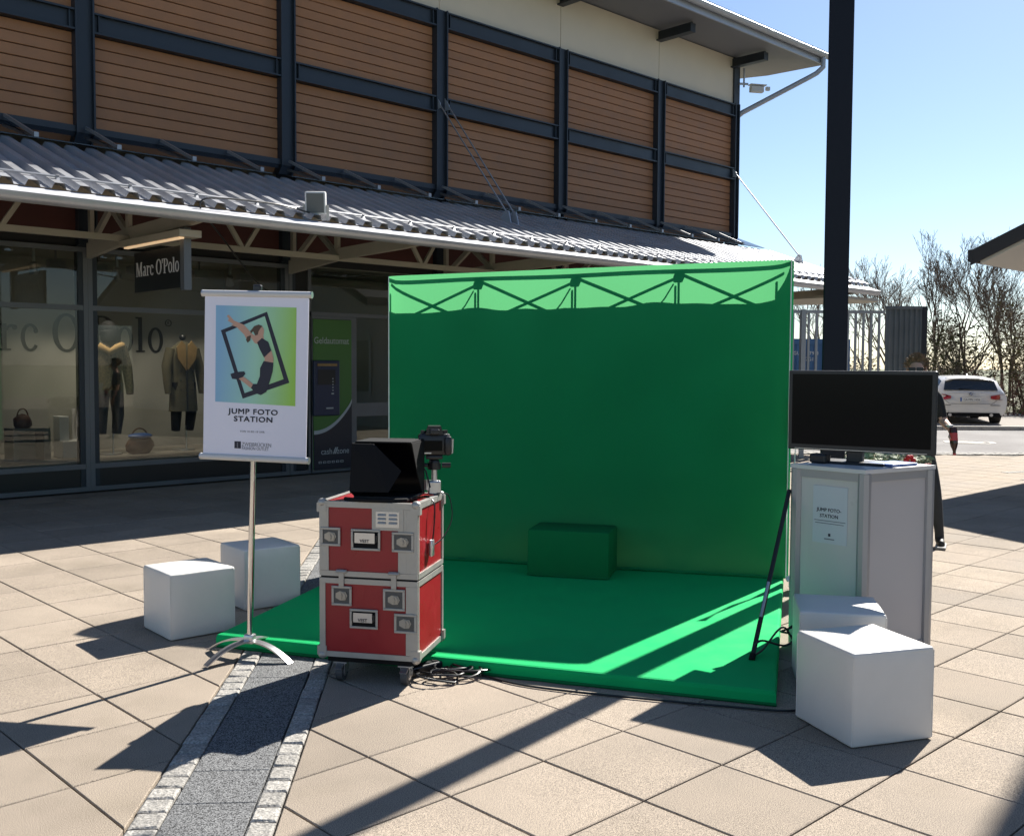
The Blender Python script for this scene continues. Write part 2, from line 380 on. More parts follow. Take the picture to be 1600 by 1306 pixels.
def ring(a, b, ai, bi, cx, cy, a0=0.0, a1=360.0, n=28):
    out = []; inn = []
    for i in range(n + 1):
        t = R(a0 + (a1 - a0) * i / n); out.append((cx + a * math.cos(t), cy + b * math.sin(t))); inn.append((cx + ai * math.cos(t), cy + bi * math.sin(t)))
    return [[out[i], out[i + 1], inn[i + 1], inn[i]] for i in range(n)]
def rect(x0, x1, y0, y1): return [[(x0, y0), (x1, y0), (x1, y1), (x0, y1)]]
def glyph(ch):
    """serif letters, cap height 1; returns (polygons, width)"""
    xh = .70
    if ch == 'O': return ring(.42, .53, .27, .46, .42, .5), .86
    if ch == 'o': return ring(.28, xh / 2 + .02, .165, xh / 2 - .045, .28, xh / 2), .60
    if ch == 'l': return rect(.09, .22, 0, 1.0) + rect(0, .31, 0, .045) + rect(.0, .10, .955, 1.0), .34
    if ch == 'P': return rect(.10, .25, 0, 1) + rect(0, .36, 0, .045) + rect(0, .26, .955, 1) + ring(.34, .275, .19, .225, .36, .725, -90, 90, 14) + rect(.25, .37, .95, 1) + rect(.25, .37, .45, .50), .74
    if ch == 'r': return rect(.09, .22, 0, xh) + rect(0, .34, 0, .045) + rect(0, .12, xh - .045, xh) + ring(.19, .19, .12, .12, .37, xh - .20, 60, 170, 8) + ring(.07, .07, 0, 0, .45, xh - .09, 0, 360, 10), .55
    if ch == 'c': return ring(.28, xh / 2 + .02, .165, xh / 2 - .045, .28, xh / 2, 42, 322, 20) + ring(.065, .065, 0, 0, .45, xh - .17, 0, 360, 10), .56
    if ch == 'a': return ring(.20, .19, .10, .135, .21, .18) + rect(.33, .45, .05, .50) + ring(.17, .20, .05, .15, .28, .50, 0, 150, 10) + rect(.42, .53, 0, .06), .58
    if ch == 'M': return (rect(.09, .16, 0, 1) + rect(0, .25, 0, .045) + rect(0, .20, .955, 1) + rect(.78, .92, 0, 1) + rect(.70, 1.0, 0, .045) + rect(.80, 1.0, .955, 1)
                          + [[(.09, 1), (.25, 1), (.53, .16), (.45, 0)], [(.45, 0), (.52, 0), (.86, 1), (.79, 1)]]), 1.06
    if ch == "'": return [[(.03, 1.0), (.13, 1.0), (.10, .70), (.06, .70)]], .20
    return [], .34
def serif_letter(ch, Mx, h, mt, parent, w=None, depth=.012, name='letter'):
    polys, gw = glyph(ch); mb = MB(Mx); sx = (w / (gw * h)) if w else 1.0
    k = 0
    for p in polys:
        k += 1; e = .00015 * (k % 5)
        mb.prism([(x * h * sx, y * h) for x, y in p], -depth - e, 'y')
    return build(name, mb, mt, parent), gw * h * sx

def clip(poly, n, c):
    out = []
    for i in range(len(poly)):
        a, b = poly[i], poly[(i + 1) % len(poly)]; da = a[0] * n[0] + a[1] * n[1] - c; db = b[0] * n[0] + b[1] * n[1] - c
        if da >= 0: out.append(a)
        if (da >= 0) != (db >= 0): t = da / (da - db); out.append((a[0] + (b[0] - a[0]) * t, a[1] + (b[1] - a[1]) * t))
    return out
def area(p): return abs(sum(p[i][0] * p[(i + 1) % len(p)][1] - p[(i + 1) % len(p)][0] * p[i][1] for i in range(len(p)))) / 2

# ================================================================== THE SETTING
def dl(x, y): return x * FW.x + y * FW.y, x * RT.x + y * RT.y
def sheet(name, pts, z, mt, kind='structure'):
    mb = MB(); mb.add([(p[0], p[1], z) for p in pts], [list(range(len(pts)))]); o = build(name, mb, mt); tag(o, kind=kind); return o
sheet('ground', [(-1500, -1500), (1500, -1500), (1500, 1500), (-1500, 1500)], -.10, M['ground'])
ROADN, ROADF = 18.9, 25.9            # near and far edge of the road, metres ahead
sheet('road', [vf(ROADN, -6)[:2], vf(ROADN, 60)[:2], vf(ROADF, 60)[:2], vf(ROADF, -6)[:2]], -.012, M['asphalt'])

# ---- pavement with slabs, a granite strip and sett rows
def ins(poly, dlt):
    n = len(poly); cx = sum(p[0] for p in poly) / n; cy = sum(p[1] for p in poly) / n; out = []
    nr = []
    for i in range(n):
        a, b = poly[i], poly[(i + 1) % n]; ex, ey = b[0] - a[0], b[1] - a[1]; L = math.hypot(ex, ey) or 1e-9; nx, ny = -ey / L, ex / L
        if (cx - a[0]) * nx + (cy - a[1]) * ny < 0: nx, ny = -nx, -ny
        nr.append((nx, ny))
    for i in range(n):
        n1, n2 = nr[i - 1], nr[i]; k = 1 + n1[0] * n2[0] + n1[1] * n2[1]; k = max(k, .25)
        out.append((poly[i][0] + dlt * (n1[0] + n2[0]) / k, poly[i][1] + dlt * (n1[1] + n2[1]) / k))
    return out
def stone(mb, poly, gap, ch, zt=0.0, zb=-.03, jit=0.0):
    p0 = ins(poly, gap); p1 = ins(poly, gap + ch); n = len(poly)
    z = lambda: zt + (rnd.uniform(-jit, jit) if jit else 0)
    vs = [(x, y, zb) for x, y in p0] + [(x, y, zt - ch * .8) for x, y in p0] + [(x, y, z()) for x, y in p1]
    fs = [list(range(2 * n, 3 * n))] + [(r * n + i, r * n + (i + 1) % n, (r + 1) * n + (i + 1) % n, (r + 1) * n + i) for r in (0, 1) for i in range(n)]
    mb.add(vs, fs)
pv = MB(); pv.add([(*p[:2], -.022) for p in (vf(-6, -22), vf(-6, 45), vf(ROADN - .42, 45), vf(ROADN - .42, -22))], [(0, 1, 2, 3)])
pavement = build('pavement', pv, M['joint']); tag(pavement, kind='structure')
PS, PT, S0, T0 = .485, .507, 2.83, 1.752
SN = Vector((.7735, -.6338)); SD = Vector((.6338, .7735)); SO = (-1.035, -.53)       # strip across the slabs: normal, direction, offsets
cells = []
for i in range(-18, 70):
    for j in range(-14, 22):
        x0, y0 = S0 + i * PS, T0 + j * PT; q = [(x0, y0), (x0 + PS, y0), (x0 + PS, y0 + PT), (x0, y0 + PT)]
        d, l = dl(x0 + PS / 2, y0 + PT / 2)
        if d > ROADN - .75 or d < -2.5 or abs(l) > 13 or y0 + PT / 2 > 12.5: continue
        a = [p.x * SN.x + p.y * SN.y for p in map(Vector, q)]
        if min(a) < SO[1] and max(a) > SO[0]:
            pieces = [clip(q, (-SN.x, -SN.y), -SO[0]), clip(q, (SN.x, SN.y), SO[1])]
        else: pieces = [q]
        for p in pieces:
            if len(p) >= 3 and area(p) > .004: cells.append((p, len(p) == 4 and p is q, d, l, (x0, y0)))
vis = []; far = []
for c in cells:
    d, l = c[2], c[3]; px = 800 + 1587 * l / max(d, .2); py = 572 + 1587 * EYE / max(d, .2)
    if d > 1.6 and -60 < px < 1660 and py < 1420: vis.append(c)
    else: far.append(c)
vis.sort(key=lambda c: -area(c[0]) / max(c[2], .5) ** 3)
far += vis[300:]; vis = vis[:300]
mbs = MB(); stone(mbs, [(-PS / 2, -PT / 2), (PS / 2, -PT / 2), (PS / 2, PT / 2), (-PS / 2, PT / 2)], .0035, .004)
proto = None
for p, whole, d, l, o0 in vis:
    if whole:
        if proto is None: o = proto = build('paving_slab', mbs, M['slab'], pavement)
        else: o = proto.copy(); COL.objects.link(o)
        o.parent = pavement; o.location = (o0[0] + PS / 2, o0[1] + PT / 2, rnd.uniform(-.0012, .0012)); o.rotation_euler = (rnd.uniform(-.002, .002), rnd.uniform(-.002, .002), 0)
    else:
        mb = MB(); stone(mb, p, .0035, .004); build('paving_slab', mb, M['slab'], pavement)
mb = MB()
for p, whole, d, l, o0 in far: stone(mb, p, .0035, .004)
tag(build('paving_slab_field', mb, M['slab'], pavement), kind='stuff')
def strip_pt(a, b): return (SN.x * a + SD.x * b, SN.y * a + SD.y * b)
b = 2.3; far_s = MB()
for row in ((SO[0], SO[0] + .112), (SO[1] - .100, SO[1])):
    b = 2.2
    while b < 14.6:
        L = rnd.uniform(.095, .135); w = rnd.uniform(-.006, .006)
        mb = MB(); stone(mb, [strip_pt(row[0] + w * .5, b), strip_pt(row[1] + w * .5, b), strip_pt(row[1] + w * .5, b + L), strip_pt(row[0] + w * .5, b + L)], .005, .008, .002, jit=.003)
        if 3.0 < b < 10: build('sett', mb, M['sett'], pavement)
        else: far_s.add(mb.v, mb.f)
        b += L
tag(build('sett_row', far_s, M['sett'], pavement), kind='stuff')
b = 2.15
while b < 14.6:
    mb = MB(); stone(mb, [strip_pt(SO[0] + .112, b), strip_pt(SO[1] - .1, b), strip_pt(SO[1] - .1, b + .295), strip_pt(SO[0] + .112, b + .295)], .002, .002, -.002); build('granite_slab', mb, M['granite'], pavement); b += .295
# light sett line and channel beside the road
mb = MB()
for k in range(150):
    for r_ in range(2):
        l0 = -4 + k * .16; d0 = ROADN - .40 + r_ * .2
        stone(mb, [vf(d0, l0)[:2], vf(d0, l0 + .16)[:2], vf(d0 + .19, l0 + .16)[:2], vf(d0 + .19, l0)[:2]], .006, .01, rnd.uniform(-.004, .006))
tag(build('road_edge_setts', mb, M['sett']), kind='structure')
mb = MB()
for a, bq in ((vf(14.2, 7.2), vf(17.9, 14.4)), (vf(15.2, 7.4), vf(17.5, 12.2))):
    dd = (bq - a).normalized(); nn = Vector((-dd.y, dd.x, 0)); n_ = int((bq - a).length / .16)
    for k in range(n_):
        p = a + dd * k * .16; q = p + dd * .16
        stone(mb, [(p + nn * .08)[:2], (q + nn * .08)[:2], (q - nn * .08)[:2], (p - nn * .08)[:2]], .006, .008, .006)
tag(build('paving_border_setts', mb, M['sett']), kind='structure')
# kerb, verge and gravel beyond the road
kerb = MB()
for k in range(40):
    l0 = -5 + k * 1.0
    a = vf(ROADF, l0 + .006); bq = vf(ROADF, l0 + .994); c = vf(ROADF + .15, l0 + .994); d_ = vf(ROADF + .15, l0 + .006)
    kerb.prism([p[:2] for p in (a, bq, c, d_)], .10 + .08, 'z', -.09)
tag(build('kerb', kerb, M['kerb']), kind='structure')
sheet('verge', [vf(ROADF + .15, -8)[:2], vf(ROADF + .15, 60)[:2], vf(60, 90)[:2], vf(60, -30)[:2]], .05, M['soil'])
sheet('gravel_layby', [vf(ROADF + .16, 9.5)[:2], vf(ROADF + .16, 15.6)[:2], vf(34, 18.2)[:2], vf(34, 11.5)[:2]], .056, M['gravel'])
mb = MB()
for k in range(9000):
    d = rnd.uniform(ROADF + .3, 36); l = rnd.uniform(.50 * d - 1.5, .50 * d + 5)
    if 9.4 + (d - 26) * .25 < l < 14.1 + (d - 26) * .36: continue
    p = vf(d, l, .05); h = rnd.uniform(.06, .26); a = rnd.uniform(0, 6.28); w = .012
    e = Vector((math.cos(a), math.sin(a), 0)); t = Vector((rnd.uniform(-.5, .5) * h, rnd.uniform(-.5, .5) * h, h))
    mb.add([p - e * w, p + e * w, p + t], [(0, 1, 2)])
tag(build('grass', mb, M['grass'], smooth='keep'), 'patchy green grass on the verge beside the white car', 'grass', kind='stuff')
mh = vf(21.6, 9.75, -.012)
mb = MB(); mb.cyl((mh.x, mh.y, -.010), .52, .012, n=32); o = build('manhole_cover', mb, M['kerb'], origin=(mh.x, mh.y, -.012))
tag(o, 'round pale manhole cover set in the grey road', 'manhole cover')
mb = MB(); mb.lathe([(.40, .0), (.40, .008), (.34, .008), (.34, .0)], (mh.x, mh.y, -.0045), 32); build('cover_ring', mb, M['asphalt'], o)

# ================================================================== SHOP BUILDING
T = 12.6
bld = thing('shop_building', (9, T, 0), 'brown boarded shop building with dark blue steel grid and glazed front', 'building')
COLS = [-.69, 2.09, 4.87, 7.67, 10.45, 13.23, 16.02, 18.62]
S_L, S_R = -.8, 18.74
mb = MB(); mb.bb(S_L, S_R, T + .10, T + .30, 4.36, 8.3); build('upper_wall', mb, M['void'], bld)
mb = MB(); mb.bb(S_R - .25, S_R - .02, T + .31, 26, 0, 8.3); mb.bb(S_L, S_R - .26, 25.8, 26, 0, 8.3); mb.bb(S_L, S_L + .2, T + .31, 25.79, 0, 8.3); build('side_wall', mb, M['cream'], bld)
for i, c in enumerate(COLS):                                   # I-section columns: web face and two flanges
    mb = MB(); w = .23 if i < 7 else .16
    mb.bb(c - w / 2, c + w / 2, T - .02, T + .095, 0.0, 7.16 if i < 7 else 8.12)
    mb.bb(c - w / 2, c - w / 2 + .022, T - .07, T - .0205, 3.0, 7.155); mb.bb(c + w / 2 - .022, c + w / 2, T - .07, T - .0205, 3.0, 7.155)
    build('column', mb, M['steel'], bld)
for i in range(len(COLS) - 1):
    a, b_ = COLS[i] + .116, COLS[i + 1] - (.116 if i < 6 else .082)
    for z0, z1 in ((5.55, 5.80), (6.88, 7.14)):
        mb = MB(); mb.bb(a, b_, T - .01, T + .09, z0, z1); mb.bb(a, b_, T - .062, T - .0105, z0, z0 + .022); mb.bb(a, b_, T - .062, T - .0105, z1 - .022, z1)
        for xx in (a + .06, b_ - .06): mb.bb(xx - .006, xx + .006, T - .05, T - .0104, z0 + .0225, z1 - .0225)
        build('beam', mb, M['steel'], bld)
    mb = MB(); mb.bb(a, b_, T - .03, T + .09, 4.35, 4.425); build('sill_beam', mb, M['steel'], bld)
    L = b_ - a; proto = None
    for z0, z1 in ((4.43, 5.55), (5.80, 6.88)):
        n = 8; h = (z1 - z0) / n
        for k in range(n):
            zc = z0 + h * (k + .5)
            mb = MB(); mb.M = Matrix.Translation(((a + b_) / 2, T + .06, zc))
            hh = h / 2 - .0055; c_ = .006
            mb.prism([(-.0, -hh), (.03, -hh), (.03, hh), (.0, hh), (-.006, hh - c_), (-.006, -hh + c_)], L, 'x', -L / 2)
            build('board', mb, M['board'], bld, origin=((a + b_) / 2, T + .06, zc))
    mb = MB(); mb.bb(COLS[i] + .007, COLS[i + 1] - .007, T + .02, T + .098, 7.145, 8.12); build('cream_panel', mb, M['cream'], bld)
mb = MB(); mb.bb(S_R - .02, S_R + .02, T - .01, T + .3, 2.9, 8.14); build('corner_trim', mb, M['steel'], bld)
# roof, soffit, outriggers, gutter, downpipe
EV, EZ, RE = 11.5, 8.10, 20.3
mb = MB(); mb.prism([(EV, EZ), (T + .3, 8.15), (26.5, 9.6), (26.5, 9.85), (EV, EZ + .16)], RE + 2.2, 'x', -2.2); rf = build('roof', mb, M['soffit'], bld)
mb = MB(); mb.bb(-2.2, RE + .02, EV - .035, EV - .002, EZ - .01, EZ + .24); build('fascia', mb, M['fascia'], rf)
mb = MB()
gp = [(EV - .04 - .075 + .075 * math.cos(t), EZ + .17 + .08 * math.sin(t)) for t in [math.pi * (1 + k / 8) for k in range(9)]]
gp += [(p[0] * 1 + (.012 if p[0] < EV - .11 else -.012), p[1] + .012) for p in gp[::-1]]
mb.prism(gp, RE + 2.25, 'x', -2.2); build('roof_gutter', mb, M['fascia'], rf, smooth=True)
mb = MB(); mb.prism([(EV - .06, EZ + .275), (EV - .06, EZ + .25), (EV + 3, EZ + .57), (EV + 3, EZ + .60)], RE + 2.3, 'x', -2.25); build('roof_sheet', mb, M['zinc'], rf)
for c in COLS[1:]:
    cc = c - .02 if c < 18 else c - .1
    mb = MB(); mb.bb(cc - .075, cc + .075, 11.82, T + .02, 7.90, 7.925); mb.bb(cc - .014, cc + .014, 11.82, T + .02, 7.926, 8.09); mb.bb(cc - .075, cc + .075, 11.80, 11.819, 7.90, 8.06)
    build('outrigger', mb, M['steel'], bld)
mb = MB(); mb.tube([(20.12, EV - .09, EZ + .10), (20.12, EV - .09, EZ - .10), (20.05, EV + .02, EZ - .22), (19.95, EV + .12, EZ - .30), (18.85, T - .02, 7.02), (18.80, T + .15, 6.9)], .055, 10)
build('downpipe', mb, M['fascia'], bld, smooth=True)
# band behind the canopy
for i in range(len(COLS) - 1):
    a, b_ = COLS[i] + .116, COLS[i + 1] - .116
    mb = MB(); mb.bb(a, b_, T + .03, T + .09, 3.10, 3.80); build('red_panel', mb, M['redpanel'], bld)
    mb = MB(); mb.bb(a, b_, T + .035, T + .09, 2.99, 3.095); build('header_panel', mb, M['void'], bld)
# shop front: frames and panes
def winframe(x0, x1, z0, z1, w=.07, name='window_frame'):
    mb = MB(); mb.bb(x0, x1, T - .03, T + .05, z1 - w, z1); mb.bb(x0, x1, T - .03, T + .05, z0, z0 + w)
    mb.bb(x0, x0 + w, T - .03, T + .05, z0 + w, z1 - w); mb.bb(x1 - w, x1, T - .03, T + .05, z0 + w, z1 - w)
    return build(name, mb, M['alu'], bld)
for x0, x1 in ((2.09, 4.87), (4.87, 7.67), (-.69, 2.09)):
    f_ = winframe(x0 + .001, x1 - .001, .001, 2.975, .055)
    mb = MB(); mb.bb(x0 + .057, x1 - .057, T - .028, T + .048, 2.215, 2.275); build('transom', mb, M['alu'], f_)
    for z0, z1 in ((.34, 2.213), (2.277, 2.919)):
        mb = MB(); mb.bb(x0 + .058, x1 - .058, T, T + .010, z0, z1); build('pane', mb, M['glass'], f_)
    mb = MB(); mb.bb(x0 + .058, x1 - .058, T - .008, T + .03, .058, .275); build('base_panel', mb, M['sign'], f_)
    mb = MB(); mb.bb(x0 + .058, x1 - .058, T - .026, T + .04, .277, .337); build('sill', mb, M['alu'], f_)
# shop interior
mb = MB(); mb.bb(-.7, 7.62, T + .1, 14.6, .15, .36); build('display_floor', mb, M['shopfloor'], bld)
mb = MB(); mb.bb(-.7, 7.62, 14.35, 14.5, .361, 3.0); sw = build('display_wall', mb, M['shopwall'], bld)
mb = MB(); mb.bb(-.7, 7.62, T + .11, 14.6, 3.001, 3.06); build('shop_ceiling', mb, M['shopceil'], bld)
mb = MB(); mb.bb(7.63, 7.72, T + .11, 14.6, .0, 3.0); mb.bb(-.8, -.71, T + .11, 14.6, 0, 3.0); build('shop_side_wall', mb, M['shopwall'], bld)
for ch, x0, x1 in (('M', 3.50, 4.02), ('a', 4.06, 4.33), ('r', 4.38, 4.63), ('c', 4.66, 4.90), ('O', 5.07, 5.45), ("'", 5.49, 5.55), ('P', 5.59, 5.92), ('o', 5.96, 6.20), ('l', 6.23, 6.37), ('o', 6.41, 6.65)):
    serif_letter(ch, Matrix.Translation((x0, 14.349, 1.74)), .50, M['letter'], sw, x1 - x0)
mb = MB(Matrix.Translation((6.72, 14.349, 2.17)))
for p in ring(.05, .05, .04, .04, 0, 0, n=16): mb.prism(p, -.01, 'y')
build('registered_mark', mb, M['letter'], sw); text('registered_letter', 'R', .06, M['letter'], sw, Matrix.Translation((6.70, 14.345, 2.15)))
# cash machine bay, door bay, then hidden glazed bays
winframe(7.68, 8.04, .001, 2.975, .05); mb = MB(); mb.bb(7.735, 7.985, T, T + .02, .06, 2.92); build('pane', mb, M['void'], bld)
winframe(8.02, 8.76, .001, 2.27, .04, 'machine_frame')
mb = MB(); mb.bb(7.735, 10.4, T + .02, T + .03, 2.33, 2.92); build('fanlight_pane', mb, M['glass'], bld)
mb = MB(); mb.bb(7.66, 10.5, T - .03, T + .05, 2.272, 2.328); build('fanlight_bar', mb, M['alu'], bld)
mb = MB(); mb.bb(7.73, 18.6, T + 1.6, T + 1.7, 0, 3.0); mb.bb(7.73, 18.6, T + .11, T + 1.6, 2.985, 3.05); build('inner_wall', mb, M['shopceil'], bld)
mb = MB(); mb.bb(7.73, 18.6, T + .05, T + 1.6, .0, .012); build('inner_floor', mb, M['shopfloor'], bld)
mb = MB(); mb.bb(8.76, 8.82, T - .03, T + .05, 0, 2.27); mb.bb(9.62, 9.68, T - .03, T + .05, 0, 2.27); mb.bb(10.36, 10.42, T - .03, T + .05, 0, 2.27)
mb.bb(8.821, 9.619, T - .02, T + .04, .80, 1.0); mb.bb(9.681, 10.359, T - .02, T + .04, .80, 1.0)
mb.bb(8.821, 9.619, T - .02, T + .04, 0.02, .16); mb.bb(9.681, 10.359, T - .02, T + .04, .02, .16); mb.bb(8.821, 9.619, T - .02, T + .04, .40, .425)
dr = build('door', mb, M['alu'], bld)
mb = MB(); mb.bb(8.822, 9.618, T + .005, T + .015, 1.002, 2.26); mb.bb(8.822, 9.618, T + .005, T + .015, .162, .798); mb.bb(9.682, 10.358, T + .005, T + .015, .162, .798); mb.bb(9.682, 10.358, T + .005, T + .015, 1.002, 2.26); build('door_pane', mb, M['glass'], dr)
mb = MB(); mb.bb(9.45, 9.55, T - .025, T - .0205, .84, .96); ds = build('door_sticker', mb, M['ink'], dr)
for a, b_ in zip(COLS[4:-1], COLS[5:]):
    f_ = winframe(a + .001, b_ - .001, .001, 2.975, .06); mb = MB(); mb.bb(a + .062, b_ - .062, T, T + .01, .062, 2.914); build('pane', mb, M['glass'], f_)

# cash machine
am = thing('cash_machine', (8.39, T, 0), 'green and dark blue cash machine panel beside the shop window', 'cash machine')
mb = MB(); mb.bb(8.061, 8.719, T - .045, T + .04, .045, 2.225); build('panel', mb, M['atmgreen'], am)
arc = [(8.061 + .72 * (k / 16), .56 + .52 * (k / 16) ** 2.1) for k in range(17)]; arc = [(min(x, 8.719), z) for x, z in arc]
mb = MB(); mb.prism([(8.061, .046)] + [(8.719, .046)] + arc[::-1], -.003, 'y', T - .0455); build('lower_print', mb, M['atmdark'], am)
mb = MB(); mb.prism(arc + [(x, z + .055) for x, z in arc[::-1]], -.003, 'y', T - .0492); build('curved_stripe', mb, M['silverp'], am)
mb = MB(); mb.rbox((8.26, T - .07, 1.23), (.44, .05, .80), .012); mc = build('machine_face', mb, M['atmblue'], am)
mb = MB(); mb.bb(8.10, 8.40, T - .101, T - .0955, 1.28, 1.50); build('machine_screen', mb, M['black'], mc)
mb = MB(); mb.bb(8.09, 8.42, T - .115, T - .0956, 1.55, 1.585); build('header_strip', mb, M['tan'], mc)
mb = MB(); mb.bb(8.24, 8.36, T - .103, T - .0956, .93, .95); mb.bb(8.33, 8.37, T - .103, T - .0956, 1.14, 1.16); build('card_slot', mb, M['silverp'], mc)
for k in range(5):
    mb = MB(); mb.bb(8.345, 8.362, T - .104, T - .0956, 1.19 + k * .042, 1.207 + k * .042); build('key', mb, M['silverp'], mc)
text('lettering', 'Geldautomat', .135, M['silverp'], am, Matrix.Translation((8.675, T - .047, 1.875)), sx=.85, align='RIGHT')
text('lettering', 'cash', .125, M['silverp'], am, Matrix.Translation((8.375, T - .051, .265)), sx=.9, align='RIGHT')
text('lettering', 'zone', .125, M['silverp'], am, Matrix.Translation((8.45, T - .051, .265)), sx=.9)
mb = MB()
for k in range(2): mb.prism([(8.385 + k * .03, .265), (8.405 + k * .03, .265), (8.445 + k * .03, .36), (8.425 + k * .03, .36)], -.003, 'y', T - .049)
build('slash_mark', mb, M['silverp'], am)
for k in range(6):
    mb = MB(); mb.bb(8.14 + k * .075, 8.19 + k * .075, T - .052, T - .0487, .135, .165); mb.cur = 1; mb.bb(8.148 + k * .075, 8.182 + k * .075, T - .0535, T - .0523, .142, .158); build('card_symbol', mb, [M['silverp'], M['atmdark']], am)

# shop display: mannequins, blocks, bags, spots
def mannequin(x, y, pose, label, top, bottom, coat):
    t = thing('mannequin', (x, y, .36), label, 'mannequin')
    mb = MB(Matrix.Translation((x, y, .36)))
    mb.cyl((0, .02, .012), .16, .02, n=20); mb.tube([(.05, .02, .02), (.05, .02, .35)], .012, 8); build('stand', mb, M['satin'], t)
    for s in (-1, 1):
        mb = MB(Matrix.Translation((x, y, .36)))
        mb.tube([(s * .10, .03, .28), (s * .11, -.01, .52), (s * .085, 0, .95)], [.06, .075, .10], 10); build('trouser_leg', mb, bottom, t, smooth=True)
    mb = MB(Matrix.Translation((x, y, .36)))
    z0 = .55 if coat else .86
    prof = [(z0, .21 if coat else .17, .13), (.95, .18, .12), (1.10, .165, .11), (1.30, .195, .12), (1.42, .19, .10), (1.48, .10, .07), (1.52, .06, .055)]
    vs = []; fs = []; n = 18
    for z, a, b_ in prof: vs += [(a * math.cos(6.2832 * k / n), b_ * math.sin(6.2832 * k / n), z) for k in range(n)]
    for i in range(len(prof) - 1):
        for k in range(n): fs.append((i * n + k, i * n + (k + 1) % n, (i + 1) * n + (k + 1) % n, (i + 1) * n + k))
    mb.add(vs, fs)
    jk = build('coat' if coat else 'jacket', mb, top, t, smooth=True)
    for s in (-1, 1):
        mb = MB(Matrix.Translation((x, y, .36)))
        mb.tube([(s * .17, 0, 1.42), (s * .24, .0, 1.18), (s * .25, -.05, .92), (s * .25, -.07, .80)], [.075, .068, .055, .045], 10); build('sleeve', mb, top, jk, smooth=True)
    if coat:
        for s in (-1, 1):
            mb = MB(Matrix.Translation((x, y, .36))); mb.prism([(s * .01, 1.12), (s * .13, 1.28), (s * .15, 1.44), (s * .07, 1.53), (s * .02, 1.47)], -.02, 'y', -.115); build('lapel', mb, M['tan'], jk)
            for k in range(3):
                mb = MB(Matrix.Translation((x, y, .36))); mb.ell((s * .09, -.125, .85 + k * .13), (.014, .006, .014), 8, 5); build('button', mb, M['black'], jk)
        mb = MB(Matrix.Translation((x, y, .36))); mb.bb(-.012, .012, -.135, -.115, .56, 1.14); build('shirt_front', mb, M['black'], jk)
        mb = MB(Matrix.Translation((x, y, .36))); mb.ell((0, 0, 1.58), (.05, .05, .045), 10, 6); build('neck_cap', mb, M['black'], t, smooth=True)
    else:
        mb = MB(Matrix.Translation((x, y, .36))); mb.tube([(.0, -.02, 1.50), (.01, -.02, 1.60), (.05, -.01, 1.70)], [.11, .13, .09], 12); mb.ell((.0, 0, 1.66), (.11, .12, .12), 12, 8); build('hood', mb, M['blackm'], t, smooth=True)
        mb = MB(Matrix.Translation((x, y, .36))); mb.bb(-.02, .04, -.15, -.10, .92, 1.45); build('shirt_front', mb, M['black'], jk)
        mb = MB(Matrix.Translation((x, y, .36))); mb.tube([(-.16, -.07, 1.44), (-.05, -.15, 1.36), (.05, -.15, 1.42), (.15, -.07, 1.45)], .05, 10); build('fur_collar', mb, M['tan'], jk, smooth=True)
    return t
mannequin(5.47, 13.45, 0, 'mannequin in patterned jacket and grey jeans behind the shop glass', M['knit'], M['jeans'], False)
mannequin(6.53, 13.5, 1, 'headless mannequin in long olive coat with tan lapels in the shop window', M['olive'], M['blackm'], True)
mannequin(3.72, 13.45, 1, 'mannequin in brown jacket at the left edge of the shop window', M['leather'], M['blackm'], False)
t = thing('display_bench', (4.93, 13.4, .361), 'white L-shaped display block in the shop window', 'display block')
mb = MB(); mb.rbox((4.98, 13.4, .47), (.40, .34, .215), .006); build('seat_block', mb, M['white'], t)
mb = MB(); mb.rbox((4.84, 13.45, .735), (.12, .22, .312), .006); build('back_block', mb, M['white'], t)
t = thing('display_table', (4.38, 13.35, .361), 'grey hollow display stand under brown shoes in the shop window', 'display stand')
for nm, a in (('table_top', (4.18, 4.62, 13.2, 13.55, .72, .76)), ('side_panel', (4.18, 4.24, 13.2, 13.55, .362, .719)), ('side_panel', (4.54, 4.62, 13.2, 13.55, .362, .719)), ('back_panel', (4.241, 4.539, 13.51, 13.549, .362, .719))):
    mb = MB(); mb.bb(*a); build(nm, mb, M['shopwall'], t)
def blobbag(name, c, r, mt, label, cat):
    mb = MB(); mb.ell(c, r, 14, 8)
    for v in mb.v: v += Vector((rnd.uniform(-.012, .012), rnd.uniform(-.012, .012), rnd.uniform(-.01, .01)))
    for v in mb.v: v.z = max(v.z, c[2] - r[2] * .75)
    o = build(name, mb, mt, origin=(c[0], c[1], c[2] - r[2] * .75), smooth=True); tag(o, label, cat)
    hb = MB(); hb.tube([(c[0] + r[0] * .6 * math.cos(k * math.pi / 8), c[1], c[2] + r[2] * .6 + r[2] * 1.1 * math.sin(k * math.pi / 8)) for k in range(9)], .009, 6); build('handle', hb, mt, o)
    return o
blobbag('handbag', (4.34, 13.35, .835), (.11, .08, .10), M['leather'], 'brown leather bag standing on the grey display stand', 'bag')
blobbag('handbag', (5.83, 13.35, .465), (.20, .11, .14), M['leather'], 'dark bag with blue cloth on the shop floor between the mannequins', 'bag')
mb = MB(); mb.ell((5.83, 13.33, .60), (.17, .10, .04), 14, 8); o = build('folded_scarf', mb, M['pblue'], origin=(5.83, 13.33, .57), smooth=True); tag(o, 'dark blue folded cloth lying on the dark bag', 'cloth')
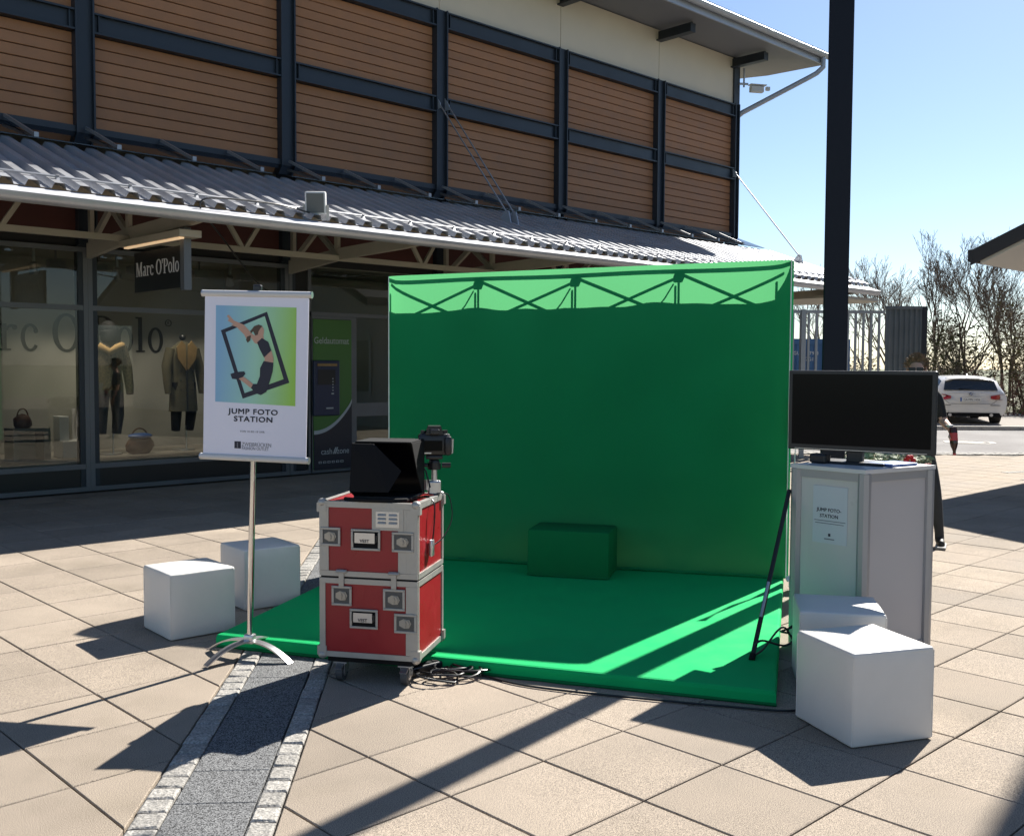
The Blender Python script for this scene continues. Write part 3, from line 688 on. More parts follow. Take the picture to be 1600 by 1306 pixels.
for k, (x, wh) in enumerate(((4.42, 'at far left of the shop window'), (4.95, 'just left of the grey mullion'), (5.45, 'above the hooded mannequin'), (6.35, 'above the coat mannequin'), (7.05, 'behind the white poster'))):
    z = 2.66
    t = thing('spotlight', (x, 13.1, 3.0), 'ceiling spotlight ' + wh, 'spotlight')
    mb = MB(); mb.bb(x - .015, x + .015, 13.085, 13.115, z + .10, 3.0); build('stem', mb, M['satin'], t)
    d_ = Vector((.25, .45, -.85)).normalized(); c = Vector((x, 13.1, z + .06))
    mb = MB(); mb.tube([c - d_ * .09, c + d_ * .05], [.04, .055], 14); build('lamp_head', mb, M['satin'], t, smooth=True)
    mb = MB(); mb.tube([c + d_ * .051, c + d_ * .054], .045, 14); build('lamp_lens', mb, M['lampspot'], t)
    li = bpy.data.lights.new('spot_light', 'SPOT'); li.energy = 22; li.spot_size = R(70); li.spot_blend = .6; li.color = (1, .90, .76); li.shadow_soft_size = .04
    lo = bpy.data.objects.new('spot_light', li); COL.objects.link(lo); lo.parent = t; lo.location = c + d_ * .07 - t.location; lo.rotation_euler = (-d_).to_track_quat('Z', 'Y').to_euler()
    mb = MB(); mb.bb(x + .22, x + .42, 13.2, 13.32, 2.76, 2.86); mb.bb(x + .31, x + .33, 13.25, 13.27, 2.86, 3.0); build('ballast_box', mb, M['soffit'], t)

# ================================================================== CANOPY
cn = thing('shop_canopy', (9, 11, 2.8), 'corrugated zinc canopy with cream brackets along the shop front', 'canopy')
CE, CZ, CT, CTZ, CL, CR = 9.70, 3.16, 11.90, 3.98, -.8, 19.0
mb = MB(); prof = []; x = CL; sl_ = math.atan2(CTZ - CZ, CT - CE)
while x < CR - .2:
    for dx, h in ((0, 0), (.095, 0), (.120, .058), (.205, .058)): prof.append((x + dx, h))
    x += .23
vs = []
for t_, z_ in ((CE - .02, CZ), (CT, CTZ)):
    for px, h in prof: vs.append((px, t_ - h * math.sin(sl_), z_ + h * math.cos(sl_)))
n = len(prof); fs = [(i, i + 1, n + i + 1, n + i) for i in range(n - 1)]
mb.add(vs, fs); build('roof_sheet', mb, M['zinc'], cn, smooth='keep')
mb = MB(); gp = [(CE - .17 + .08 * math.cos(t), CZ - .095 + .085 * math.sin(t)) for t in [math.pi * (1 + k / 8) for k in range(9)]]
gp += [(CE - .17 + .070 * math.cos(t), CZ - .092 + .075 * math.sin(t)) for t in [math.pi * (2 - k / 8) for k in range(9)]]
mb.prism(gp, CR - CL + .05, 'x', CL); build('gutter', mb, M['zinc'], cn, smooth=True)
mb = MB(); mb.bb(CL, CR, CE + .0, CE + .04, CZ - .13, CZ - .02); build('gutter_board', mb, M['creamsteel'], cn)
mb = MB(); mb.tube([(CL, CE + .13, CZ + .14), (CR, CE + .13, CZ + .14)], .012, 6); mq = MB(); mq.prism([(CE - .005, CZ - .006), (CE - .235, CZ - .092), (CE - .235, CZ - .098), (CE - .005, CZ - .014)], CR - CL, 'x', CL); build('gutter_apron', mq, M['apron'], cn)
sg = build('snow_guard_rail', mb, M['rod'], cn)
x = CL + .2; br = None
while x < CR:
    if br is None:
        mb = MB(); mb.bb(-.02, .02, -.05, .05, -.07, -.045); mb.bar((0, .04, -.05), (0, -.02, .02), .03, .008); mb.bar((0, -.04, -.05), (0, 0, .01), .03, .008)
        br = o = build('guard_bracket', mb, M['rod'], cn, origin=(0, 0, 0))
    else: o = br.copy(); COL.objects.link(o); o.parent = cn
    o.location = Vector((x, CE + .13, CZ + .135)) - wloc(cn); x += .69
for px in (CE + .35, 10.6, 11.3, 11.85):                       # purlins under the sheet
    z = CZ + (px - CE) * math.tan(sl_) - .07
    mb = MB(); mb.bb(CL, CR - .05, px - .03, px + .03, z - .05, z + .05); build('purlin', mb, M['creamsteel'], cn)
mb = MB(); mb.bb(CL, CR - .3, 11.27, 11.33, 2.93, 3.0); build('lower_chord', mb, M['creamsteel'], cn)
for a, b_ in zip(COLS[:-1], COLS[1:]):
    m_ = (a + b_) / 2
    for s in (-1, 1):
        mb = MB(); mb.bar((m_ + s * .02, 11.3, 2.985), (m_ + s * .46, 11.3, 3.66), .045, .05); build('truss_diagonal', mb, M['creamsteel'], cn)
for c in COLS[:-1] + [18.5]:
    mb = MB(); mb.prism([(12.52, 2.84), (12.52, 3.02), (11.2, 3.10), (9.86, 3.13), (9.62, 3.00), (9.86, 2.985), (11.2, 2.95)], .06, 'x', c - .03); cb = build('cantilever_beam', mb, M['creamsteel'], cn)
    for p, q in (((c, 12.44, 3.0), (c, 12.44, 4.05)), ((c, 11.36, 3.05), (c, 11.36, 3.70)), ((c - .004, 12.40, 3.02), (c - .004, 11.40, 3.66)), ((c + .004, 11.42, 3.06), (c + .004, 12.40, 3.80))):
        mb = MB(); mb.bar(p, q, .05, .07); build('brace', mb, M['creamsteel'], cb)
# glass strip with glazing rods
for a, b_ in zip(COLS[:-1], COLS[1:]):
    for k in range(3):
        xa = a + (b_ - a) * k / 3 + .006; xb = a + (b_ - a) * (k + 1) / 3 - .006
        mb = MB(); mb.add([(xa, 12.54, 4.33), (xb, 12.54, 4.33), (xb, 11.82, 4.045), (xa, 11.82, 4.045), (xa, 12.54, 4.342), (xb, 12.54, 4.342), (xb, 11.82, 4.057), (xa, 11.82, 4.057)], [(0, 1, 2, 3), (7, 6, 5, 4), (0, 4, 5, 1), (2, 6, 7, 3), (1, 5, 6, 2), (0, 3, 7, 4)]); build('glass_pane', mb, M['glass2'], cn)
        mb = MB(); p0 = Vector((xa - .006, 12.53, 4.40)); p1 = Vector((xa + .10, 11.86, 4.085)); mb.bar(p0, p1, .035, .035); mb.box(p1, (.05, .05, .06)); build('glazing_rod', mb, M['rod'], cn)
for c in (10.45, 18.62, 2.09):
    for s in (-1, 1):
        if c > 18 and s > 0: continue
        a = Vector((c + s * .09, T - .09, 5.68)); bq = Vector((c + s * .075 - .35 * 0, 10.95, 3.80))
        mb = MB(); mb.tube([a, bq], .012, 6); tr = build('tie_rod', mb, M['rod'], cn)
        mb = MB(); mb.prism([(T - .02, 5.80), (T - .02, 5.60), (T - .14, 5.60), (T - .12, 5.68)], .016, 'x', c + s * .09 - .008); build('rod_plate', mb, M['fascia'], tr); mb = MB(); mb.prism([(10.86, 3.62), (11.12, 3.72), (10.98, 3.86), (10.92, 3.84)], .016, 'x', c + s * .075 - .008); build('rod_plate', mb, M['fascia'], tr)
# round-ended far tip of the canopy edge
mb = MB(); mb.prism([(17.6, 9.63), (19.3, 9.63), (19.62, 9.9), (19.62, 10.5), (19.3, 11.4), (17.6, 11.4)], .05, 'z', 2.88); build('tip_plate', mb, M['creamsteel'], cn)

# floodlight on the gutter
t = thing('floodlight', (6.26, 9.72, 3.2), 'square white floodlight clamped on the canopy gutter', 'floodlight')
Mf = frame((6.26, 9.70, 3.35), (.75, -.66)) @ Matrix.Rotation(R(10), 4, 'X')
mb = MB(Mf); mb.rbox((0, .05, 0), (.23, .09, .25), .02); build('housing', mb, M['white'], t, smooth=True)
mb = MB(Mf); mb.bb(-.095, .095, -.004, .002, -.105, .105); build('lens', mb, M['meshgrey'], t)
mb = MB(Mf); mb.bar((-.13, .04, -.02), (-.13, .04, -.18), .03, .008); mb.bar((.13, .04, -.02), (.13, .04, -.18), .03, .008); mb.bar((-.13, .04, -.18), (.13, .04, -.18), .03, .008); build('bracket', mb, M['rod'], t)
mb = MB(); mb.tube(crs([(6.2, 9.72, 3.24), (5.7, 9.62, 3.27), (4.95, 9.60, 3.24), (4.86, 9.62, 3.12), (4.95, 9.66, 3.04), (5.4, 10.2, 2.94), (6.6, 11.6, 2.62), (7.4, 12.45, 2.5)]), .009, 6); build('cable', mb, M['black'], t)

# projecting shop sign
t = thing('shop_sign', (4.87, 10.55, 2.36), 'black projecting sign with white serif lettering under a warm light bar', 'sign')
mb = MB(); mb.bb(4.85, 4.89, 10.02, 11.18, 2.36, 2.795); build('board', mb, M['sign'], t)
mb = MB(); mb.bb(4.83, 4.91, 9.93, 10.018, 2.33, 2.97); build('hanger', mb, M['alu'], t)
mb = MB(); mb.bb(4.72, 4.96, 9.80, 11.28, 2.86, 2.93); lb = build('light_housing', mb, M['creamsteel'], t)
mb = MB(); mb.bb(4.75, 4.80, 9.86, 11.22, 2.842, 2.858); build('light_tube', mb, M['lampwarm'], lb)
Ms = Matrix.Translation((4.849, 11.13, 2.53)) @ Matrix.Rotation(R(-90), 4, 'Z')
w_ = 0
for ch in "Marc O'Polo":
    if ch != ' ':
        o, gw = serif_letter(ch, Ms @ Matrix.Translation((w_, 0, 0)), .155, M['white'], t, None, .004); w_ += gw + .006
    else: w_ += .055
print('sign text width', w_)

# security camera at the building corner
t = thing('security_camera', (18.80, T - .02, 7.4), 'small white security camera on the upper building corner', 'camera')
mb = MB(); mb.tube([(18.85, T - .05, 7.95), (18.85, T - .05, 7.55)], .02, 8); mb.bar((18.70, T - .03, 7.60), (18.92, T - .10, 7.62), .04, .04); build('bracket', mb, M['fascia'], t)
Mc = frame((19.03, T - .25, 7.50), (.85, -.5))
mb = MB(Mc); mb.rbox((0, 0, 0), (.30, .12, .13), .015); build('housing', mb, M['white'], t)
mb = MB(Mc); mb.rbox((0.02, 0, .09), (.38, .15, .02), .006); mb.rbox((.26, 0, .03), (.09, .07, .08), .01); build('sunshield', mb, M['white'], t)

# ================================================================== GREEN SCREEN
SR, SL_ = Vector((6.305, 3.79, 0)), Vector((4.757, 6.36, 0))
SX = (SR - SL_).normalized(); SW = (SR - SL_).length
# mat
mt = thing('green_floor_mat', (4.45, 4.5, 0), 'thick bright green floor mat in front of the green backdrop', 'mat')
mp = [(4.075, 2.485), (2.665, 5.145), (4.86, 6.50), (6.40, 3.86)]
mb = MB(); q0 = ins(mp, .0); q1 = ins(mp, .018); n = 4
vs = [(x, y, .0015) for x, y in q0] + [(x, y, .052) for x, y in q0] + [(x, y, .068) for x, y in ins(mp, .006)] + [(x, y, .072) for x, y in q1]
mb.add(vs, [(0, 1, 2, 3), (12, 13, 14, 15)] + [(r * 4 + i, r * 4 + (i + 1) % 4, r * 4 + 4 + (i + 1) % 4, r * 4 + 4 + i) for r in range(3) for i in range(4)]); build('pad', mb, M['greenm'], mt)
def along(a, b, n, wob):
    a = Vector(a); b = Vector(b); return [a.lerp(b, k / n) + Vector((rnd.uniform(-wob, wob), rnd.uniform(-wob, wob), 0)) for k in range(n + 1)]
mb = MB(); mb.tube([(p.x, p.y, .008) for p in along((*mp[0], 0), (*mp[1], 0), 24, .006)], .009, 6); build('hem', mb, M['greenx'], mt)
# backdrop
bd = thing('green_backdrop', ((SR.x + SL_.x) / 2, (SR.y + SL_.y) / 2, .07), 'wide green fabric backdrop wall on a folding frame', 'backdrop')
Mb = frame((SL_.x, SL_.y, .074), SX)                  # x to the right along the front, y backwards
H_R, H_L, DP = 2.235, 2.175, .27
hh = lambda x: H_L + (H_R - H_L) * x / SW
hubs = [SW * k / 4 for k in range(5)]
NX, NZ = 48, 30
mb = MB(Mb); vs = []; fs = []
for j in range(NZ + 1):
    for i in range(NX + 1):
        x = SW * i / NX; z = hh(x) * j / NZ
        dent = 0
        for hx in hubs[1:4]:
            for hz in (.74, 1.48): dent -= .022 * math.exp(-(((x - hx) / .10) ** 2 + ((z - hz) / .07) ** 2))
        edge = .03 * (math.exp(-x / .05) + math.exp(-(SW - x) / .05))
        vs.append((x, dent + edge + .004 * math.sin(x * 5 + z * 2), z))
for j in range(NZ):
    for i in range(NX): fs.append((j * (NX + 1) + i, j * (NX + 1) + i + 1, (j + 1) * (NX + 1) + i + 1, (j + 1) * (NX + 1) + i))
mb.add(vs, fs); build('front_cloth', mb, M['greenf'], bd, smooth=True, sharp=80)
for nm, x in (('end_cloth', -.001), ('end_cloth', SW + .001)):
    mb = MB(Mb); k = 8; h0 = hh(max(0, min(SW, x)))
    vs = []; fs = []
    for j in range(2):
        for i in range(k + 1):
            y = .03 + (DP - .03) * i / k; bul = .02 * math.sin(math.pi * i / k) * (1 if x > 1 else -1); vs.append((x + bul, y, h0 * j))
    fs = [(i, i + 1, k + 2 + i, k + 1 + i) for i in range(k)]; mb.add(vs, fs); build(nm, mb, M['greenf'], bd, smooth=True)
mb = MB(Mb); vs = []; fs = []; NB = 60
tops = [hh(SW * i / NB) - .03 - .013 * abs(math.sin(math.pi * (i / NB) * 4)) - .005 * math.sin(i * .7) - .006 * math.sin(i * .23 + 1) for i in range(NB + 1)]
for i in range(NB + 1):
    x = -.004 + (SW + .012) * i / NB
    vs += [(x, DP, .0), (x, DP + .004 * math.sin(i), tops[i])]
fs = [(2 * i, 2 * i + 2, 2 * i + 3, 2 * i + 1) for i in range(NB)]; mb.add(vs, fs); build('back_cloth', mb, M['greenb'], bd, smooth='keep')
mb = MB(Mb); mb.tube([(x, .045, hh(x) - .012) for x in (0, SW / 2, SW)], .012, 6); build('top_hem', mb, M['greenx'], bd)
for x in (-.004, SW + .004):
    mb = MB(Mb); mb.bb(x - .004, x + .004, .028, .046, 0, hh(max(0, min(SW, x)))); build('edge_trim', mb, M['trim'], bd)
for i in range(4):
    for k in range(3):
        z0, z1 = .74 * k + .02, min(.74 * (k + 1), hh(hubs[i]) - .02) + .0
        if k == 2: z0, z1 = hh(hubs[i]) - .33, hh(hubs[i]) - .035
        for a, b_ in ((z0, z1), (z1, z0)):
            mb = MB(Mb); mb.tube([(hubs[i] + .03, .05 + (.012 if a < b_ else 0), a), (hubs[i + 1] - .03, .05 + (.012 if a < b_ else 0), b_)], .009, 6); build('frame_tube', mb, M['blackm'], bd)
for hx in hubs[1:4]:
    mb = MB(Mb); mb.tube([(hx, .06, hh(hx) - .03), (hx, .06, hh(hx) - .34)], .008, 6); mb.rbox((hx, .055, hh(hx) - .04), (.07, .05, .05), .01); build('hub', mb, M['blackm'], bd)
    mb = MB(Mb); mb.tube([(hx - .02, .10, hh(hx) - .05), (hx - .06, .16, hh(hx) - .10), (hx - .09, DP - .02, hh(hx) - .10)], .006, 5); build('hook_cord', mb, M['blackm'], bd)
for hx in hubs:
    mb = MB(Mb); mb.tube([(min(max(hx, .05), SW - .05), .12, .01), (min(max(hx, .05), SW - .05), .12, hh(hx) - .05)], .008, 6); build('upright', mb, M['satin'], bd)
mb = MB(Mb)
pts = []
for k in range(41):
    x = .25 + (SW - .25) * k / 40; pts.append((x, -.012 + rnd.uniform(-.006, .006), .008 + rnd.uniform(0, .006)))
mb.tube(pts, .009, 6); build('bottom_hem', mb, M['greenf'], bd)
# green box on the mat
gb = thing('green_box', (5.25, 4.93, .073), 'low green cloth covered box standing on the mat by the backdrop', 'box')
Mg = frame((5.345, 4.60, .073), (SX.x, SX.y)) 
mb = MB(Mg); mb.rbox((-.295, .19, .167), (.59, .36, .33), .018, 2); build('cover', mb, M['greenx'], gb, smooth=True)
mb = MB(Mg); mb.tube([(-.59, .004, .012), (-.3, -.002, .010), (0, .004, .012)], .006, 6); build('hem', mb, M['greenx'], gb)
# leaning black rod, tape, cable at the right end
rod = MB(); rod.tube([(4.42, 2.84, .074), (5.075, 3.035, .87)], .0125, 8); o = build('leaning_rod', rod, M['black'], origin=(4.42, 2.84, .074), smooth=True)
tag(o, 'thin black rod leaning from the green mat against the white counter', 'rod')
rb = MB(); rb.tube([(4.42, 2.84, .073), (4.44, 2.846, .098)], .017, 8); build('rubber_foot', rb, M['blackm'], o)
rb = MB(); a_ = Vector((4.42, 2.84, .074)).lerp(Vector((5.075, 3.035, .87)), .22); b__ = Vector((4.42, 2.84, .074)).lerp(Vector((5.075, 3.035, .87)), .42); rb.tube([a_ + Vector((0, 0, .012)), b__ + Vector((0, 0, .012))], .009, 6); build('slide_bar', rb, M['satin'], o)
tp = thing('barrier_tape', (6.30, 3.70, .08), 'red and white barrier tape hanging at the right end of the backdrop', 'tape')
tx, ty = 6.325, 3.735
z = 1.32; k = 0
while z > .12:
    dz = .13; mb = MB(); w = .028
    a0, a1 = R(20 + 60 * math.sin(z * 5)), R(20 + 60 * math.sin((z - dz) * 5))
    ox = lambda zz: Vector((.02 * math.sin(zz * 7), .015 * math.cos(zz * 6), 0))
    p = Vector((tx, ty, z)) + ox(z); q = Vector((tx, ty, z - dz)) + ox(z - dz)
    e0 = Vector((math.cos(a0), -math.sin(a0), 0)) * w; e1 = Vector((math.cos(a1), -math.sin(a1), 0)) * w; th = Vector((.001, .001, 0))
    mb.add([p - e0, p + e0, q + e1, q - e1, p - e0 + th, p + e0 + th, q + e1 + th, q - e1 + th], [(0, 1, 2, 3), (7, 6, 5, 4), (0, 4, 5, 1), (1, 5, 6, 2), (2, 6, 7, 3), (3, 7, 4, 0)])
    build('tape_stripe', mb, M['taper'] if k in (0, 1, 4) else M['tapew'], tp); z -= dz; k += 1
mb = MB(); mb.ell((6.27, 3.70, .092), (.075, .05, .018), 12, 6)
for v in mb.v: v += Vector((rnd.uniform(-.008, .008),) * 3)
build('tape_end', mb, M['tapew'], tp, smooth=True)
def coil(c, n, r0, r1, seed, rad=.006, zz=.012, ecc=.75, turn=0.0):
    g = random.Random(seed); pts = []; ph = g.uniform(0, 6)
    for k in range(n * 14):
        a = ph + k * 6.283 / 14; r = r0 + (r1 - r0) * (.5 + .5 * math.sin(k * .23 + seed)); x = r * math.cos(a) * 1.1 + g.uniform(-.004, .004) + .02 * math.sin(k * .11); y = r * ecc * math.sin(a) + .02 * math.cos(k * .17)
        ct, st = math.cos(turn), math.sin(turn)
        pts.append((c[0] + x * ct - y * st, c[1] + x * st + y * ct, zz + abs(.03 * math.sin(k * .37 + seed)) * (1 if r > r0 else .3)))
    return pts
mb = MB(); mb.tube(coil((4.98, 2.88), 3, .05, .11, 5, zz=.10), .006, 6, False); mb.tube(crs([(5.0, 2.95, .05), (4.88, 2.93, .14), (4.72, 2.88, .16), (4.56, 2.86, .10), (4.47, 2.86, .082)]), .006, 6); mb.tube(crs([(5.02, 2.90, .03), (4.85, 2.84, .10), (4.66, 2.80, .11), (4.50, 2.83, .16), (4.455, 2.855, .135)]), .006, 6); o = build('power_cable', mb, M['black'], origin=(4.98, 2.88, 0), smooth=True)
tag(o, 'small black cable loop between green mat and white counter', 'cable')

# ================================================================== WHITE CUBE SEATS
def cube_seat(label, c0, c1, h, group='white cube seats'):
    """c0 front corner, c1 neighbour corner to the left of it (ground points)"""
    a, b_ = Vector((*c0, 0)), Vector((*c1, 0)); x = (a - b_); w = x.length
    t = thing('cube_seat', ((a + b_) / 2), label, 'cube seat', group)
    F = frame(b_, x)
    bm = bmesh.new(); bmesh.ops.create_cube(bm, size=1); bmesh.ops.subdivide_edges(bm, edges=list(bm.edges), cuts=5, use_grid_fill=True)
    for v in bm.verts:
        u = v.co * 2; bul = .010 * (1 - u.x ** 4) * (1 - u.y ** 4) if abs(u.z) > .99 and u.z > 0 else .006 * (1 - (u.x if abs(u.y) > .99 else u.y) ** 4) * (1 - u.z ** 4)
        s = Vector((0, 0, 0))
        for k in range(3):
            if abs(u[k]) > .99: s[k] += bul * (1 if u[k] > 0 else -1)
        if u.z < -.99: s.z = 0
        v.co = Vector((v.co.x * w, v.co.y * w, v.co.z * h)) + s + Vector((rnd.uniform(-.0015, .0015), rnd.uniform(-.0015, .0015), 0))
    ed = [e for e in bm.edges if e.calc_face_angle(0) > .9]; bmesh.ops.bevel(bm, geom=ed, offset=.010, segments=3, profile=.5, affect='EDGES'); bm.verts.index_update()
    mb = MB(F @ Matrix.Translation((w / 2, w / 2, h / 2 + .004))); mb.add([v.co for v in bm.verts], [[v.index for v in f.verts] for f in bm.faces]); bm.free()
    build('cover', mb, M['vinyl'], t, smooth=True, sharp=70)
    mb = MB(F); e = .002
    mb.tube([(e, e, h - .012), (w - e, e, h - .012), (w - e, w - e, h - .012), (e, w - e, h - .012), (e, e, h - .012)], .0035, 6); build('seam', mb, M['vinyl'], t, smooth=True)
    for sx_, sy_ in ((e, e), (w - e, e), (w - e, w - e), (e, w - e)):
        mb = MB(F); mb.tube([(sx_, sy_, .012), (sx_, sy_, h - .014)], .003, 6); build('corner_seam', mb, M['vinyl'], t, smooth=True)
    for fx in (.05, w - .05):
        for fy in (.05, w - .05):
            mb = MB(F); mb.cyl((fx, fy, .004), .015, .008, n=10); build('foot', mb, M['black'], t)
    return t
cube_seat('white cube seat nearest the camera, at the right in front of the counter', (3.835, 1.985), (4.01, 2.345), .392)
cube_seat('white cube seat between the front cube and the counter', (4.56, 2.195), (4.33, 2.52), .392)
cube_seat('white cube seat just left of the poster stand pole', (2.525, 5.41), (2.545, 5.80), .375)
cube_seat('white cube seat behind the poster stand pole, left of the red case', (3.185, 5.76), (3.22, 6.142), .385)

# ================================================================== POSTER STAND
PB = Vector((2.70, 4.85, 0)); ang = R(10)
px_ = (RT * math.cos(ang) - FW * math.sin(ang)).normalized()
ps = thing('poster_stand', PB, 'white jump photo poster on a chrome pole with curved feet', 'poster stand')
Fp = frame(PB, px_) @ Matrix.Rotation(R(1.6), 4, 'Y')
for s in (0,):
    mb = MB(Fp); mb.tube([(s + .005, 0, .085), (s + .005, 0, 1.98)], .0165, 14); build('pole', mb, M['chrome'], ps, smooth=True)
mb = MB(Fp); mb.rbox((.005, 0, .10), (.055, .05, .05), .008); build('pole_socket', mb, M['satin'], ps, smooth=True)
for a in (345, 80, 165, 240):
    d_ = Vector((math.cos(R(a)), math.sin(R(a)), 0)); e = Vector((-d_.y, d_.x, 0)); mb = MB(Fp); vs = []; fs = []
    for k in range(9):
        u = k / 8; r = .02 + .25 * u; z = .085 * (1 - u ** 2.2) + .009; w = .024 - .004 * u
        c = d_ * r + Vector((.005, 0, z)); vs += [c - e * w, c + e * w, c + e * w - Vector((0, 0, .008)), c - e * w - Vector((0, 0, .008))]
    for k in range(8):
        for i in range(4): fs.append((k * 4 + i, k * 4 + (i + 1) % 4, k * 4 + 4 + (i + 1) % 4, k * 4 + 4 + i))
    fs += [(0, 1, 2, 3), (32, 33, 34, 35)]; mb.add(vs, fs); build('curved_foot', mb, M['satin'], ps, smooth=True)
PW, PZ0, PZ1 = .575, 1.07, 1.93
Fq = Fp @ Matrix.Translation((-.262, -.035, PZ0)) @ Matrix.Rotation(R(-.2), 4, 'Y')
PH = PZ1 - PZ0
pnl = MB(Fq); pnl.bb(.0, PW, 0, .004, .0, PH); pn = build('poster_sheet', pnl, M['poster'], ps)
for z, nm in ((PH, 'top_rail'), (0, 'bottom_rail')):
    mb = MB(Fq); mb.tube([(-.012, .003, z), (PW + .012, .003, z)], .017, 12); rl = build(nm, mb, M['satin'] if 0 else M['white'], ps, smooth=True)
    for xx in (-.014, PW + .014):
        mb = MB(Fq); mb.cyl((xx, .003, z), .0185, .006, 'x', 12); build('end_cap', mb, M['satin'], rl)
mb = MB(Fq); mb.rbox((.285, .02, PH + .03), (.045, .03, .04), .008); build('clamp', mb, M['black'], ps)
def pc(x, y): x = x + (y - 65) * .018; return ((x - 90) / (722 - 90) * PW, PH * (1 - (y - 80) / (1045 - 80)))
def pr(name, pts, mt, layer, par):
    mb = MB(Fq); mb.prism([pc(*p) for p in pts], -.0004, 'y', -.0006 - .0005 * layer); return build(name, mb, mt, par)
pic = pr('printed_picture', [(157, 150), (648, 155), (640, 728), (150, 718)], M['grad'], 0, pn)
outer = [(187, 297), (470, 182), (605, 592), (320, 695)]; inner = [(216, 308), (456, 208), (570, 572), (332, 662)]
for k in range(4): pr('printed_frame_bar', [outer[k], outer[(k + 1) % 4], inner[(k + 1) % 4], inner[k]], M['ink'], 1, pic)
pr('printed_arm', [(224, 212), (236, 204), (268, 238), (330, 262), (378, 312), (408, 330), (412, 372), (394, 366), (360, 318), (310, 280), (270, 262), (228, 238), (238, 230)], M['skin'], 2, pic)
pr('printed_arm', [(245, 262), (282, 258), (338, 292), (372, 330), (366, 352), (352, 358), (330, 318), (285, 276)], M['skin'], 2.3, pic)
pr('printed_neck', [(396, 318), (446, 310), (452, 345), (410, 360)], M['skin'], 2.6, pic)
pr('printed_face', [(418, 276), (440, 266), (452, 286), (450, 312), (440, 332), (420, 326), (410, 305)], M['skin'], 3, pic)
pr('printed_hair', [(376, 288), (392, 268), (420, 258), (442, 266), (432, 278), (420, 296), (414, 318), (398, 322), (386, 298), (372, 312), (368, 296)], M['hairdark'], 3.5, pic)
pr('printed_hair', [(348, 330), (372, 322), (368, 352), (352, 366), (342, 350)], M['hairdark'], 3.5, pic)
pr('printed_top', [(410, 362), (440, 336), (478, 358), (496, 408), (452, 450), (424, 398)], M['ink'], 4, pic)
pr('printed_waist', [(452, 446), (496, 406), (510, 452), (508, 484), (450, 474), (458, 460)], M['skin'], 3.8, pic)
pr('printed_leggings', [(450, 470), (509, 478), (504, 530), (486, 592), (466, 650), (432, 670), (400, 660), (372, 630), (386, 606), (408, 606), (426, 560), (428, 512)], M['ink'], 4.2, pic)
pr('printed_calf', [(384, 606), (372, 632), (330, 600), (296, 578), (308, 556), (340, 574)], M['skin'], 4, pic)
pr('printed_shoe', [(246, 552), (280, 540), (330, 534), (338, 548), (322, 568), (286, 582), (256, 580)], M['ink'], 4.5, pic)
def ptext(s, x, y, size, mt, **k):
    a = pc(x, y); return text('lettering', s, size, mt, pn, Fq @ Matrix.Translation((a[0], -.0008, a[1])), depth=.0003, **k)
ptext('JUMP FOTO', 384, 785, .039, M['ink'], bold=.028, sx=1.25, spacing=1.10, align='CENTER')
ptext('STATION', 384, 829, .039, M['ink'], bold=.028, sx=1.25, spacing=1.10, align='CENTER')
ptext('VON 10 BIS 18 UHR', 378, 893, .014, M['inkg'], spacing=1.15, align='CENTER')
ptext('ZWEIBRÜCKEN', 313, 975, .029, M['inkg'], sx=.82); ptext('FASHION OUTLET', 313, 996, .023, M['inkg'], sx=.80)
lg = pr('logo_square', [(268, 948), (308, 948), (308, 990), (268, 990)], M['ink'], .4, pn)
pr('logo_bar', [(284, 954), (290, 954), (290, 986), (284, 986)], M['inkg'], 1.2, lg)

